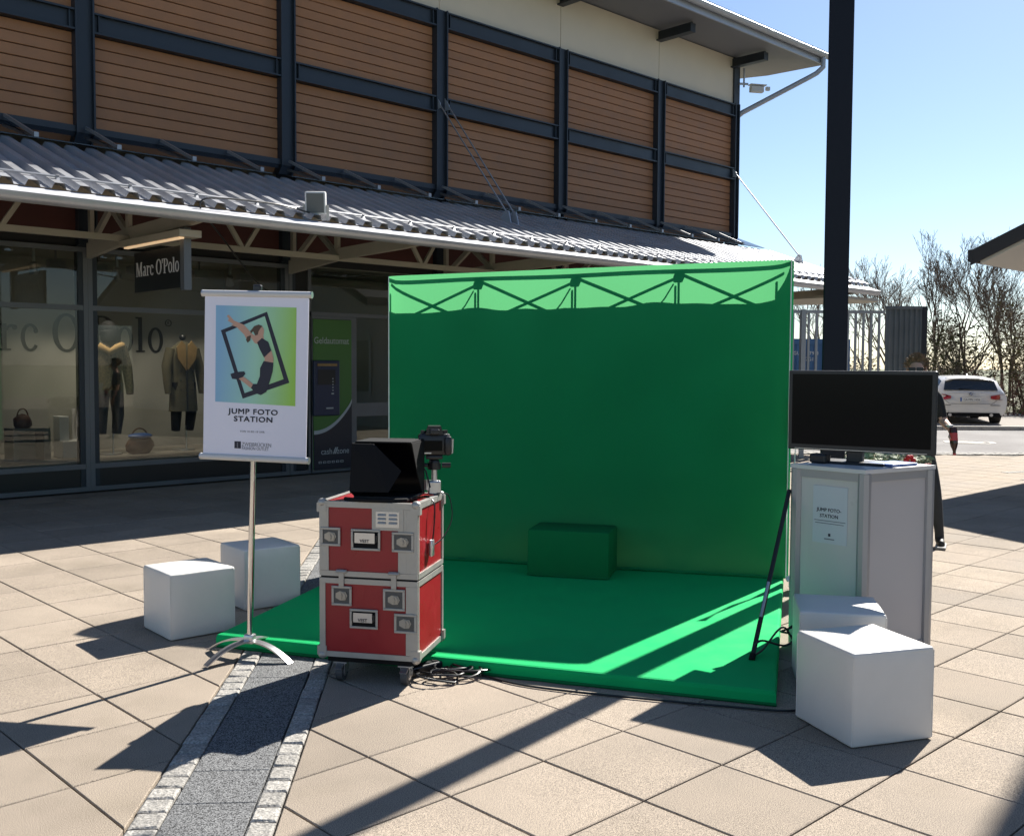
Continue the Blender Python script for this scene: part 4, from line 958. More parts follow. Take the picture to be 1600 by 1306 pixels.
# ================================================================== FLIGHT CASE
FCo = Vector((2.745, 4.23, 0)); fx = Vector((.560, -.828, 0)).normalized()
fc = thing('flight_case', FCo + fx * .25, 'stacked red flight cases with aluminium edges on castors', 'flight case')
Fc = frame(FCo, fx); CW, CD = .505, .44
ZB, ZM0, ZM1, ZT = .130, .520, .530, .895
def cz(y): return .13 + (1095 - y) / (1095 - 380) * (ZT - .13)
def cxp(x): return (x - 68) / (515 - 68) * CW
def shell(z0, z1, lid):
    mb = MB(Fc); mb.bb(.004, CW - .004, .004, CD - .004, z0 + .003, z1 - .003); bx = build('upper_case' if lid else 'lower_case', mb, M['red'], fc)
    w = .026; e = .0
    for ax in range(3):
        pass
    def ext(*a): q = MB(Fc); q.bb(*a); return build('edge_extrusion', q, M['extr'], bx)
    for z in (z0, z1 - w):
        ext(0, CW, -.002, .010, z, z + w); ext(0, CW, CD - .010, CD + .002, z, z + w)
        ext(-.002, .010, .0105, CD - .0105, z, z + w); ext(CW - .010, CW + .002, .0105, CD - .0105, z, z + w)
    for z in ((z1 + .0,) if lid else ()):
        ext(0, CW, -.002, w, z, z + .003); ext(0, CW, CD - w, CD + .002, z, z + .003); ext(-.002, w, w + .001, CD - w - .001, z, z + .003); ext(CW - w, CW + .002, w + .001, CD - w - .001, z, z + .003)
    wl, wr = (.048, .058) if lid else (.030, .060)
    ext(0, wl, -.0015, .006, z0 + w + .001, z1 - w - .001); ext(CW - wr, CW, -.0015, .006, z0 + w + .001, z1 - w - .001)
    ext(CW - .006, CW + .0015, .0065, .022, z0 + w + .001, z1 - w - .001); ext(CW - .006, CW + .0015, CD - .022, CD, z0 + w + .001, z1 - w - .001)
    ext(-.0015, .006, .0065, .022, z0 + w + .001, z1 - w - .001); ext(0, CW, CD - .004, CD + .0015, z0 + w + .001, z1 - w - .001)
    if lid: ext(CW - .0995, CW - .0585, -.0008, .006, z0 + w + .001, z1 - w - .001)
    for x in (0.012, CW - .012):
        for y in (.012, CD - .012):
            z = z1 - .006 if lid else z0 + .006
            q = MB(Fc); q.ell((x, y, z), (.024, .024, .022), 12, 8); q.bb(x - .024, x + .024, y - .016 if y < .1 else y - .014, y + .014 if y < .1 else y + .016, z - .045 if lid else z, z if lid else z + .045)
            build('ball_corner', q, M['extr'], bx, smooth=True)
    return bx
up = shell(ZM1, ZT, True); lo = shell(ZB, ZM0, False)
def dish(par, x0, x1, y0, y1, kind):
    a, b_, z0, z1 = cxp(x0), cxp(x1), cz(y1), cz(y0); w = .012
    q = MB(Fc)
    q.rbox(((a + b_) / 2, -.004, z1 - w / 2), (b_ - a, .008, w), .002, 1); q.rbox(((a + b_) / 2, -.004, z0 + w / 2), (b_ - a, .008, w), .002, 1)
    q.rbox((a + w / 2, -.004, (z0 + z1) / 2), (w, .008, z1 - z0 - 2 * w), .002, 1); q.rbox((b_ - w / 2, -.004, (z0 + z1) / 2), (w, .008, z1 - z0 - 2 * w), .002, 1)
    for xx in (a + .006, b_ - .006):
        for zz in (z0 + .006, z1 - .006): q.cyl((xx, -.009, zz), .0025, .003, 'y', 8)
    o = build({'latch': 'latch_dish', 'handle': 'handle_dish'}[kind], q, M['extr'], par)
    q = MB(Fc); q.bb(a + w, b_ - w, -.0035, -.0026, z0 + w, z1 - w); build('dish_back', q, M['blackm'] if kind == 'handle' else M['dishback'], o)
    cxx, czz = (a + b_) / 2, (z0 + z1) / 2
    if kind == 'latch':
        q = MB(Fc); q.cyl((cxx + .003, -.009, czz), .020, .008, 'y', 16); q.cyl((cxx + .003, -.014, czz), .007, .006, 'y', 10)
        q.prism([(cxx - .030, czz + .012), (cxx - .008, czz + .024), (cxx + .022, czz + .020), (cxx + .031, czz + .002), (cxx + .020, czz - .020), (cxx - .006, czz - .022), (cxx - .030, czz - .010)], -.0035, 'y', -.0045)
        q.bar((cxx + .003, -.016, czz - .014), (cxx + .003, -.016, czz + .014), .004, .006); build('butterfly_latch', q, M['latch'], o, smooth=True, sharp=30)
    else:
        q = MB(Fc); q.rbox((cxx, -.010, czz - .004), (b_ - a - .034, .012, .016), .004); q.bb(a + w + .002, a + w + .012, -.012, -.004, czz - .008, czz + .022); q.bb(b_ - w - .012, b_ - w - .002, -.012, -.004, czz - .008, czz + .022); build('grip', q, M['black'], o)
        q = MB(Fc); q.bb(a + w + .012, b_ - w - .012, -.020, -.0165, czz - .014, z1 - w - .004); pl = build('handle_plate', q, M['satin'], o)
        text('lettering', 'VEST', .022, M['ink'], o, Fc @ Matrix.Translation((cxx, -.0206, czz - .010)), bold=.012, align='CENTER')
    return o
dish(up, 75, 166, 497, 583, 'latch'); dish(up, 400, 497, 507, 598, 'latch'); dish(up, 215, 348, 500, 597, 'handle')
dish(lo, 410, 510, 878, 967, 'latch'); dish(lo, 208, 336, 867, 957, 'handle')
for x0, x1, y0, y1 in ((125, 217, 765, 856), (360, 458, 768, 866)):
    o = dish(lo, x0, x1, y0, y1, 'latch'); a, b_ = cxp(x0), cxp(x1)
    q = MB(Fc); q.rbox(((a + b_) / 2, -.0065, cz(728)), (.027, .009, .085), .003); q.rbox(((a + b_) / 2, -.006, cz(697)), (.055, .012, .016), .003); q.cyl(((a + b_) / 2, -.012, cz(697)), .006, .05, 'x', 8); build('latch_link', q, M['extr'], o)
q = MB(Fc); q.bb(cxp(310), cxp(452), -.0035, -.0012, cz(502), cz(402)); vp = build('vent_plate', q, M['extr'], up)
q = MB(Fc); q.bb(cxp(328), cxp(434), -.006, -.0036, cz(488), cz(416)); vb = build('vent_panel', q, M['satin'], vp)
for i in range(2):
    for k in range(3):
        q = MB(Fc); xa = cxp(338 + i * 50); zz = cz(436 + k * 18)
        q.prism([(0, 0), (-.009, .001), (-.003, .010), (0, .011)], .034, 'x', 0); q.v = [v for v in q.v]
        q2 = MB(Fc @ Matrix.Translation((xa, -.0062, zz))); q2.prism([(0, 0), (-.008, .001), (-.003, .010), (0, .011)], .040, 'x', 0); build('louvre', q2, M['extr'], vb)
q = MB(Fc); q.bb(.006, CW - .006, .006, CD - .006, ZM0 + .0005, ZM1 - .0005); build('gasket', q, M['blackm'], fc)
q = MB(Fc); q.bb(.03, CW - .03, .03, CD - .03, .098, .129); build('castor_board', q, M['blackm'], fc)
for x, y in ((.095, .06), (.43, .06), (.095, CD - .06), (.43, CD - .06)):
    q = MB(Fc); q.bb(x - .035, x + .035, y - .035, y + .035, .090, .097); q.bb(x - .024, x - .020, y - .03, y + .025, .040, .0895); q.bb(x + .020, x + .024, y - .03, y + .025, .040, .0895); q.bar((x, y - .03, .085), (x, y - .065, .070), .035, .006)
    cs = build('castor', q, M['satin'], fc)
    q = MB(Fc); q.cyl((x, y - .01, .045), .044, .034, 'x', 20); build('castor_wheel', q, M['caster'], cs, smooth=True)
    q = MB(Fc); q.cyl((x, y - .01, .045), .022, .037, 'x', 14); build('castor_hub', q, M['satin'], cs)
q = MB(Fc); q.rbox((CW + .012, .19, cz(605)), (.022, .040, .085), .008); build('side_holder', q, M['satin'], fc, smooth=True)
# ---- on the case: hooded monitor and camera
hd = thing('hooded_laptop', Fc @ Vector((.24, .2, ZT)), 'black hooded laptop standing on top of the red case', 'laptop')
Fh = frame(Fc @ Vector((.165, .085, ZT + .004)), (RT * .985 - FW * .17)) @ Matrix.Diagonal((.80, .9, .97, 1))
q = MB(Fh); q.rbox((.165, .13, .012), (.37, .29, .016), .005); build('keyboard_base', q, M['black'], hd)
q = MB(Fh); q.bb(.012, .345, .235, .243, .03, .285); build('display', q, M['screen'], hd)
q = MB(Fh); q.bb(-.004, .350, .2435, .26, .02, .298); q.bb(-.004, .350, -.02, .2434, .292, .299); build('hood_shell', q, M['blackm'], hd)
q = MB(Fh); q.prism([(.243, .02), (.243, .2915), (-.06, .2915), (-.10, .05), (-.02, .018)], .006, 'x', -.0105); sd = build('hood_side', q, M['blackm'], hd)
for k in range(5):
    q = MB(Fh); q.bar((-.013, -.075 + k * .035, .04), (-.013, -.05 + k * .05, .17), .005, .012); build('fold', q, M['black'], sd)
q = MB(Fh); q.prism([(.243, .02), (.243, .2915), (-.02, .2915), (.10, .12), (.20, .018)], .006, 'x', .3505); build('hood_side', q, M['blackm'], hd)
q = MB(Fh); q.add([(-.012, -.10, .05), (.23, -.09, .05), (.29, -.03, .15), (.12, -.04, .285), (-.012, -.06, .288), (-.012, -.096, .053), (.23, -.086, .053), (.29, -.026, .153), (.12, -.036, .288), (-.012, -.056, .291)], [(0, 1, 2, 3, 4), (9, 8, 7, 6, 5), (0, 5, 6, 1), (1, 6, 7, 2), (2, 7, 8, 3), (3, 8, 9, 4), (4, 9, 5, 0)]); build('front_flap', q, M['blackm'], hd)
q = MB(Fh); q.tube([(-.06, -.05, .008), (.05, -.11, .010), (.2, -.11, .010), (.33, -.05, .009), (.36, .06, .009)], .010, 8); build('hood_cloth_edge', q, M['blackm'], hd, smooth=True)
dc = thing('photo_camera', Fc @ Vector((.470, .375, ZT + .004)), 'black photo camera on a small ball head at the case corner', 'camera')
Fd = frame(Fc @ Vector((.475, .375, ZT + .024)), (RT * .99 + FW * .12)) @ Matrix.Diagonal((1.12, 1.1, 1.06, 1))
q = MB(Fd); q.rbox((0, 0, .015), (.06, .06, .068), .008); q.cyl((0, 0, .08), .013, .08); q.cyl((-.035, -.02, .03), .012, .05, 'z'); build('clamp_post', q, M['satin'], dc)
q = MB(Fd); q.ell((0, 0, .135), (.026, .026, .026), 14, 10); q.cyl((0, 0, .118), .030, .03); q.cyl((.055, 0, .122), .013, .04, 'x', 12); q.cyl((-.05, -.01, .125), .010, .04, 'x', 12); q.rbox((0, 0, .163), (.075, .06, .018), .004); build('ball_head', q, M['black'], dc, smooth=True)
q = MB(Fd); q.rbox((0, 0, .225), (.148, .068, .105), .014); q.rbox((.062, -.01, .220), (.034, .085, .095), .014); bdy = build('camera_body', q, M['black'], dc, smooth=True)
q = MB(Fd); q.prism([(-.042, .274), (.042, .274), (.028, .315), (-.028, .315)], .075, 'y', -.040); q.rbox((0, -.05, .288), (.045, .025, .026), .006); build('viewfinder', q, M['black'], bdy)
q = MB(Fd); q.bb(-.045, .035, -.0365, -.0345, .195, .245); build('rear_screen', q, M['screen'], bdy)
q = MB(Fd); q.bb(-.055, -.015, -.0385, -.0350, .182, .188); build('maker_strip', q, M['satin'], bdy)
q = MB(Fd); q.cyl((.045, 0, .285), .016, .016, n=16); q.cyl((-.05, .0, .285), .013, .014, n=16); build('dial', q, M['black'], bdy)
q = MB(Fd); q.tube([(0, .034, .223), (0, .06, .223), (0, .061, .223), (0, .13, .223), (0, .131, .223), (0, .15, .223)], [.036, .036, .040, .040, .043, .043], 20); ln = build('lens_barrel', q, M['black'], dc, smooth=True, sharp=30)
q = MB(Fd); q.cyl((0, .151, .223), .036, .004, 'y', 20); build('lens_glass', q, M['lens'], ln)
q = MB(Fd); q.tube([(-.07, -.01, .235), (-.10, -.05, .22), (-.085, -.06, .16), (-.04, -.04, .10), (-.02, -.05, .02)], .004, 6); build('tether_cable', q, M['black'], dc, smooth=True)
q = MB(Fd); q.tube([(.075, 0, .22), (.082, .0, .25), (.079, 0, .18)], .008, 6); build('strap_lug', q, M['satin'], bdy)
# cables of the case
def w2(x, y, z): return Fc @ Vector((x, y, z))
q = MB(); q.tube(crs([w2(.46, .25, ZT + .01), w2(.52, .22, ZT - .02), w2(.525, .20, ZT - .15), w2(.515, .19, cz(600))]), .004, 6); q.tube(crs([w2(.515, .19, cz(600)), w2(.56, .26, cz(560)), w2(.58, .34, cz(480)), w2(.55, .38, ZT), w2(.50, .34, ZT + .012)]), .003, 6)
o = build('side_cable', q, M['black'], origin=w2(.5, .2, 0), smooth=True); tag(o, 'thin black cable looping down the right side of the red case', 'cable')
cc = Vector((3.28, 3.87, 0))
for k, (off, n_, r0, r1) in enumerate((((0, 0), 5, .07, .17), ((.09, -.02), 3, .06, .13), ((-.10, -.04), 3, .05, .12))):
    q = MB(); q.tube(coil((cc.x + off[0], cc.y + off[1]), n_, r0, r1, k + 2, turn=-.8), .0055, 6, False); o = build('cable_coil', q, M['black'], origin=(cc.x + off[0], cc.y + off[1], 0), smooth=True)
    tag(o, ('large tangled black cable coil beside the red case castor', 'black cable loops lying right of the red case by the mat', 'small black cable coil under the red case')[k], 'cable', 'cables by the case')
q = MB(); q.tube(crs([(3.30, 3.90, .03), (3.38, 3.72, .01), (3.42, 3.50, .008), (3.52, 3.27, .008), (3.66, 3.02, .008), (3.86, 2.68, .008), (4.05, 2.40, .008), (4.20, 2.42, .008), (4.5, 2.62, .008), (4.95, 2.86, .02)]), .0055, 6)
o = build('floor_cable', q, M['black'], origin=(3.3, 3.9, 0), smooth=True); tag(o, 'black cable running along the front edge of the green mat', 'cable')
q = MB(); q.rbox((3.20, 3.98, .03), (.22, .06, .045), .008); o = build('power_strip', q, M['black'], origin=(3.2, 3.98, 0)); tag(o, 'black power strip lying behind the case castors', 'power strip')
for k in range(4): q = MB(); q.cyl((3.125 + k * .05, 3.98, .054), .018, .004, n=14); build('socket', q, M['blackm'], o)

# ================================================================== COUNTER AND SCREEN
PL, PF, PR = Vector((5.075, 3.01, 0)), Vector((5.055, 2.575, 0)), Vector((5.60, 2.455, 0)); PK = PL + (PR - PF)
pd = thing('promotion_counter', (PL + PR) / 2, 'white aluminium framed counter with sheet on its front panel', 'counter')
poly = [PL, PF, PR, PK]
PHT = 1.0
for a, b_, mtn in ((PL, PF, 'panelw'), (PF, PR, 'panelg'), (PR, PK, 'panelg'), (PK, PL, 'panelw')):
    F_ = frame(a, (b_ - a)); L = (b_ - a).length
    q = MB(F_); q.bb(.035, L - .035, .008, .014, .045, PHT - .045); build('panel', q, M[mtn], pd)
    q = MB(F_); q.bb(.0355, L - .0355, .0, .022, PHT - .046, PHT - .001); build('top_rail', q, M['cntalu'], pd)
    q = MB(F_); q.bb(.0355, L - .0355, .0, .022, .012, .044); build('bottom_rail', q, M['cntalu'], pd)
for i, p in enumerate(poly):
    c = sum(poly, Vector((0, 0, 0))) / 4; d_ = (c - p).normalized()
    q = MB(Matrix.Translation(p + d_ * .022)); r = .034
    q.prism([(r * math.cos(R(22.5 + 45 * k)), r * math.sin(R(22.5 + 45 * k))) for k in range(8)], PHT - .006, 'z', .004)
    po = build('corner_post', q, M['cntalu'], pd)
    q = MB(Matrix.Translation(p + d_ * .022)); q.cyl((0, 0, .002), .02, .004, n=10); build('foot', q, M['black'], po)
q = MB(); tp_ = ins([(p.x, p.y) for p in poly], -.012); q.prism(tp_, .022, 'z', PHT); build('counter_top', q, M['white'], pd)
Fn = frame(PL, (PF - PL)); Lp = (PF - PL).length
q = MB(Fn); q.bb(.125, .335, .0045, .0078, .60, .915); sh = build('notice_sheet', q, M['paper'], pd)
text('lettering', 'JUMP FOTO-', .027, M['ink'], sh, Fn @ Matrix.Translation((.225, .0040, .775)), bold=.010, align='CENTER', depth=.0003)
text('lettering', 'STATION', .027, M['ink'], sh, Fn @ Matrix.Translation((.225, .0040, .742)), bold=.010, align='CENTER', depth=.0003)
for k in range(2):
    q = MB(Fn); q.bb(.135 + k * .006, .325 - k * .01, .0038, .0044, .722 - k * .014, .726 - k * .014); build('text_line', q, M['inkg'], sh)
q = MB(Fn); q.bb(.222, .236, .0038, .0044, .640, .656); build('logo_square', q, M['ink'], sh)
q = MB(Fn); q.bb(.198, .260, .0038, .0044, .622, .628); build('text_line', q, M['inkg'], sh)
tv = thing('television', (5.25, 2.73, PHT + .022), 'wide black flat television standing on the white counter', 'television')
TL, TR_ = Vector((5.215, 3.135, 0)), Vector((5.375, 2.345, 0)); Ft = frame((TL.x, TL.y, 0), (TR_ - TL)); TW = (TR_ - TL).length; z0, z1 = 1.092, 1.545
q = MB(Ft); q.rbox((TW / 2, .022, (z0 + z1) / 2), (TW, .040, z1 - z0), .006); bz = build('bezel', q, M['black'], tv)
q = MB(Ft); q.bb(.022, TW - .022, .0000, .0018, z0 + .032, z1 - .020); build('screen', q, M['screen'], tv)
q = MB(Ft); q.rbox((TW / 2, .060, (z0 + z1) / 2 - .03), (TW * .7, .05, .30), .015); build('back_cover', q, M['black'], tv)
q = MB(Ft); q.rbox((TW / 2 - .03, .05, 1.07), (.09, .05, .09), .008); q.rbox((TW / 2 - .03, .06, PHT + .030), (.36, .20, .014), .006); build('stand', q, M['black'], tv)
q = MB(Ft); q.bb(.04, TW - .04, .0, .003, z0 + .006, z0 + .009); build('trim_strip', q, M['satin'], bz)
q = MB(Matrix.Translation((5.42, 2.60, PHT + .0225)) @ Matrix.Rotation(R(-12), 4, 'Z')); q.rbox((0, 0, .008), (.22, .16, .014), .003); o = build('ring_binder', q, [M['pblue']], origin=(5.42, 2.60, PHT + .0225)); tag(o, 'blue folder lying on the counter beside the television foot', 'folder')
q = MB(Matrix.Translation((5.42, 2.60, PHT + .0225)) @ Matrix.Rotation(R(-12), 4, 'Z')); q.bb(-.105, .113, -.074, .074, .003, .013); build('pages', q, M['paper'], o)
q = MB(); q.rbox((5.22, 2.93, PHT + .05), (.07, .10, .055), .012); o = build('media_box', q, M['black'], origin=(5.22, 2.93, PHT + .022)); tag(o, 'small black box on the counter under the television left side', 'box')

# ================================================================== LAMP POST AND ADDED SHADE MAST
lp = thing('lamp_post_or_shade_mast', (6.62, 3.62, 0), 'tall square black lamp post rising behind the television', 'lamp post')
Fl = frame((6.62, 3.62, 0), (RT * .95 - FW * .31))
q = MB(Fl); q.rbox((0, 0, 2.8), (.168, .04, 5.6), .010, 1); build('post', q, M['post'], lp)
q = MB(Fl); q.bb(-.14, .14, -.14, .14, .001, .02); build('base_plate', q, M['steel'], lp)
q = MB(Matrix.Translation((6.62, 3.62, 0))); q.bb(-.30, .30, .10, .55, 4.75, 4.88); q.bar((0, 0, 4.80), (0, .2, 4.80), .08, .08); build('lamp_head', q, M['steel'], lp)
q = MB(Matrix.Translation((6.62, 3.62, 0))); q.bb(-.25, .25, .14, .50, 4.735, 4.749); build('lamp_lens', q, M['white'], lp)
shade_mast = thing('lamp_post_or_shade_mast', (12.65, 2.66, 0), 'unseen tall dark mast added out of view to the right to shade the corner slabs', 'lamp post')  # stand-in mast outside the frame, added only to cast the corner shadow
q = MB(); q.tube([(12.65, 2.66, .0), (12.65, 2.66, 9.6)], [.26, .20], 12); build('post', q, M['steel'], shade_mast)
q = MB(); q.cyl((12.65, 2.66, .015), .3, .03, n=16); build('base_plate', q, M['steel'], shade_mast)

# ================================================================== BACKGROUND: ROOF AT RIGHT, FENCE, GATE, CONTAINER
rb_ = thing('neighbouring_building', (20, 2, 0), 'low building with dark pitched roof and white soffit at the right edge', 'building')
EC = Vector((14.1, 5.6, 2.97)); pit = math.tan(R(24)); RY = -3.0
zr = lambda y: EC.z + (EC.y - y) * pit
q = MB(); q.prism([(5.6, zr(5.6)), (RY, zr(RY)), (-11.6, zr(5.6)), (-11.6, zr(5.6) + .06), (RY, zr(RY) + .06), (5.6, zr(5.6) + .06)], 16, 'x', 14.1); build('soffit', q, M['soffitw'], rb_)
q = MB(); q.prism([(5.66, zr(5.6) + .062), (RY, zr(RY) + .062), (-11.66, zr(5.6) + .062), (-11.66, zr(5.6) + .20), (RY, zr(RY) + .22), (5.66, zr(5.6) + .20)], 16.12, 'x', 14.04); rt = build('roof', q, M['roofdark'], rb_)
q = MB(); q.prism([(5.7, zr(5.6) - .02), (RY, zr(RY) + .0), (RY, zr(RY) + .20), (5.7, zr(5.6) + .18)], .03, 'x', 14.006); build('verge_board', q, M['roofdark'], rt)
q = MB(); q.bb(14.0, 30.1, 5.665, 5.73, zr(5.6) + .03, zr(5.6) + .19); build('eave_gutter', q, M['roofdark'], rt)
q = MB(); q.prism([(4.6, 0), (-10.6, 0), (-10.6, zr(4.6) - .02), (RY, zr(RY) - .05), (4.6, zr(4.6) - .02)], 13.6, 'x', 15.4); build('wall', q, M['render'], rb_)
for k in range(3):
    q = MB(); q.bb(15.36, 15.399, 2.6 - k * 3.6, 3.9 - k * 3.6, .9, 2.2); w_o = build('window', q, M['carg'], rb_)
    q = MB(); q.bb(15.34, 15.3595, 2.52 - k * 3.6, 2.6 - k * 3.6, .82, 2.28); q.bb(15.34, 15.3595, 3.9 - k * 3.6, 3.98 - k * 3.6, .82, 2.28); build('window_frame', q, M['white'], w_o)

FD = 17.6
fa, fb = vf(FD, 3.6), vf(FD, 6.42)
fn = thing('bar_fence', (fa + fb) / 2, 'galvanised fence of upright bars behind the television', 'fence')
fdir = (fb - fa).normalized(); Lf = (fb - fa).length; Ff = frame(fa, fdir); FH = 2.50
q = MB(Ff); q.bb(0, Lf, -.03, .03, FH, FH + .05); build('top_rail', q, M['galv'], fn)
q = MB(Ff); q.bb(0, Lf, -.03, .03, .20, .25); build('bottom_rail', q, M['galv'], fn)
k = 0; bar0 = None; x = .03
while x < Lf - .02:
    if bar0 is None: q = MB(Ff @ Matrix.Translation((x, 0, 0))); q.bb(-.018, .018, -.018, .018, .25, FH); bar0 = o = build('fence_bar', q, M['galv'], fn, origin=Ff @ Vector((x, 0, 0)))
    else: o = bar0.copy(); COL.objects.link(o); o.location = (Ff @ Vector((x, 0, 0))) - wloc(fn)
    x += .135
for x in (-.06, Lf / 2): q = MB(Ff); q.bb(x - .04, x + .04, -.075, -.031, 0, FH + .06); build('post', q, M['galv'], fn)
ga, gb_ = vf(FD, 6.44), vf(FD + .1, 7.12)
gt = thing('sheet_gate', (ga + gb_) / 2, 'grey ribbed metal gate panel at the end of the bar fence', 'gate')
Fg = frame(ga, gb_ - ga); Lg = (gb_ - ga).length; n = 9
q = MB(Fg); vs = []; fs = []; x = 0; prof = []
while x < Lg - .08:
    prof += [(x, 0), (x + .045, 0), (x + .06, -.035), (x + .08, -.035)]; x += .0955
vs = [(a, b_, .12) for a, b_ in prof] + [(a, b_, FH + .08) for a, b_ in prof]; n = len(prof); q.add(vs, [(i, i + 1, n + i + 1, n + i) for i in range(n - 1)]); build('ribbed_sheet', q, M['gatep'], gt, smooth='keep')
q = MB(Fg); q.bb(0, Lg, -.045, .03, FH + .081, FH + .13); build('top_rail', q, M['gatep'], gt)
q = MB(Fg); q.bb(Lg - .03, Lg + .06, -.05, .05, 0, FH + .13); build('gate_post', q, M['steel'], gt)
q = MB(Fg); q.bb(0, Lg - .031, -.045, .03, .06, .119); build('bottom_rail', q, M['gatep'], gt)

cA, cB = vf(33, 8.7), vf(33.6, 11.25)
ct = thing('shipping_container', (cA + cB) / 2, 'blue ribbed shipping container behind the bar fence', 'container')
Fk = frame(cA + Vector((0, 0, .05)), cB - cA)
q = MB(Fk); q.bb(0, 2.44, 0, 6.0, .0, 2.42); build('body', q, M['blue'], ct)
for x in [k * .24 + .12 for k in range(10)]:
    q = MB(Fk); q.bb(x - .05, x + .05, -.035, -.001, .18, 2.25); build('rib', q, M['blue'], ct)
for x in (.03, 2.41): q = MB(Fk); q.bb(x - .06, x + .06, -.06, .06, 0, 2.45); build('corner_post', q, M['blue'], ct)
q = MB(Fk); q.bb(.095, 2.345, -.06, .06, 2.28, 2.45); build('top_rail', q, M['blue'], ct)
text('lettering', 'CGU 5 879 8', .165, M['white'], ct, Fk @ Matrix.Translation((.30, -.04, 1.93)), spacing=1.15)
text('lettering', '22G1', .165, M['white'], ct, Fk @ Matrix.Translation((.78, -.04, 1.74)), spacing=1.1)

# ================================================================== TREES AND SHRUBS
def bare_tree(base, h, spread, seed, label, mt='bark', depth=6, lean=(0, 0), twig=1.0, group='bare trees behind the fence'):
    g = random.Random(seed); t = thing('bare_tree', base, label, 'tree', group); tr = MB(); cr = MB(); stems = []
    def grow(p, d, L, r, k):
        seg = 4 if k < 3 else 3; pts = [p]; rs = [r]; q = p; dd = d
        for i in range(seg):
            dd = (dd + Vector((g.uniform(-.13, .13), g.uniform(-.13, .13), g.uniform(-.03, .10)))).normalized(); q = q + dd * L / seg; pts.append(q); rs.append(max(.006, r * (1 - .25 * (i + 1) / seg)))
        (tr if k == 0 else cr).tube(pts, rs, 6 if k < 2 else 3, k < 2)
        if k >= depth: return
        nb = 3 if k < 2 else g.choice((2, 3, 3))
        for j in range(nb):
            i = g.randint(max(1, seg - 2), seg) if j else seg
            ax = Vector((g.uniform(-1, 1), g.uniform(-1, 1), g.uniform(-.2, .3))); nd = (dd + ax.normalized() * (spread * g.uniform(.35, .8) if j else .2)); nd.z = max(nd.z, .12 if k < 3 else -.05); nd.normalize()
            grow(pts[i], nd, L * g.uniform(.62, .82), rs[i] * (.85 if j == 0 else .68), k + 1)
    L0 = h * .235
    grow(Vector(base), Vector((lean[0], lean[1], 1)).normalized(), L0, h * .011 * twig, 0)
    build('trunk', tr, M['bark'], t, smooth='keep'); build('crown', cr, M[mt], t, smooth='keep'); return t
def shrub(base, w, h, seed, label, twig='bark', leaf='leafo', nt=420, nl=2600, ls=.05, group='shrubs along the verge'):
    g = random.Random(seed); t = thing('shrub', base, label, 'shrub', group); q = MB(); b0 = Vector(base); tips = []
    nst = 14
    for s in range(nst):
        a = g.uniform(0, 6.28); r0 = g.uniform(0, w * .22); p = b0 + Vector((math.cos(a) * r0, math.sin(a) * r0, 0)); d = Vector((math.cos(a) * g.uniform(.1, .6) * w / h, math.sin(a) * g.uniform(.1, .6) * w / h, 1)).normalized(); hh_ = h * g.uniform(.6, 1.0)
        pts = [p]
        for i in range(5):
            d = (d + Vector((g.uniform(-.16, .16), g.uniform(-.16, .16), g.uniform(-.05, .08)))).normalized(); pts.append(pts[-1] + d * hh_ / 5)
        q.tube(pts, [.03 * h / 4 * (1 - i / 6) for i in range(6)], 4, False)
        for j in range(nt // nst):
            i = g.randint(1, 5); pp = pts[i] + (pts[i - 1] - pts[i]) * g.random(); dd = Vector((g.uniform(-1, 1), g.uniform(-1, 1), g.uniform(-.1, 1.1))).normalized(); L = g.uniform(.25, .75) * h * .25
            m_ = pp + dd * L * .5 + Vector((g.uniform(-.06, .06), g.uniform(-.06, .06), .03)); e = pp + dd * L + Vector((0, 0, g.uniform(-.1, .15)))
            q.tube([pp, m_, e], [.010 * h / 4, .007 * h / 4, .003], 3, False); tips += [m_, e]
    build('twigs', q, M[twig], t, smooth='keep')
    if nl:
        f = MB()
        for k in range(nl):
            p = g.choice(tips) + Vector((g.gauss(0, .16), g.gauss(0, .16), g.gauss(0, .14))); s = ls * g.uniform(.6, 1.5); a = Vector((g.uniform(-1, 1), g.uniform(-1, 1), g.uniform(-.7, .7))).normalized(); bq = a.orthogonal().normalized()
            f.add([p - a * s, p + bq * s * .5, p + a * s, p - bq * s * .5], [(0, 1, 2, 3)])
        build('foliage', f, M[leaf], t, smooth='keep')
    return t
bare_tree(vf(37, 15.4, .05), 8.6, .75, 11, 'tall bare tree rising left of the white car', depth=7, twig=.9)
bare_tree(vf(38.5, 14.3, .05), 7.4, .9, 12, 'shorter bare tree just right of the grey gate', depth=6, twig=.8)
bare_tree(vf(36, 12.6, .05), 7.2, 1.0, 13, 'thin bare tree seen right of the lamp post', 'bark2', depth=6, twig=.7)
bare_tree(vf(37, 11.2, .05), 7.4, 1.0, 14, 'thin bare tree partly hidden by the lamp post', 'bark2', depth=6, twig=.7)
bare_tree(vf(41, 20.0, .05), 8.0, .9, 15, 'bare tree under the neighbouring roof at the right edge', depth=6, twig=.8)
bare_tree(vf(40, 17.6, .05), 7.6, .9, 16, 'bare tree behind the white car among the shrubs', depth=6, twig=.8)
bare_tree(vf(39, 18.9, .05), 8.2, .8, 17, 'tall bare tree above the olive shrubs left of the roof corner', 'bark2', depth=7, twig=.8)
bare_tree(vf(36.5, 16.4, .05), 7.4, .85, 18, 'bare tree with spreading branches right of the tallest one', depth=7, twig=.8)
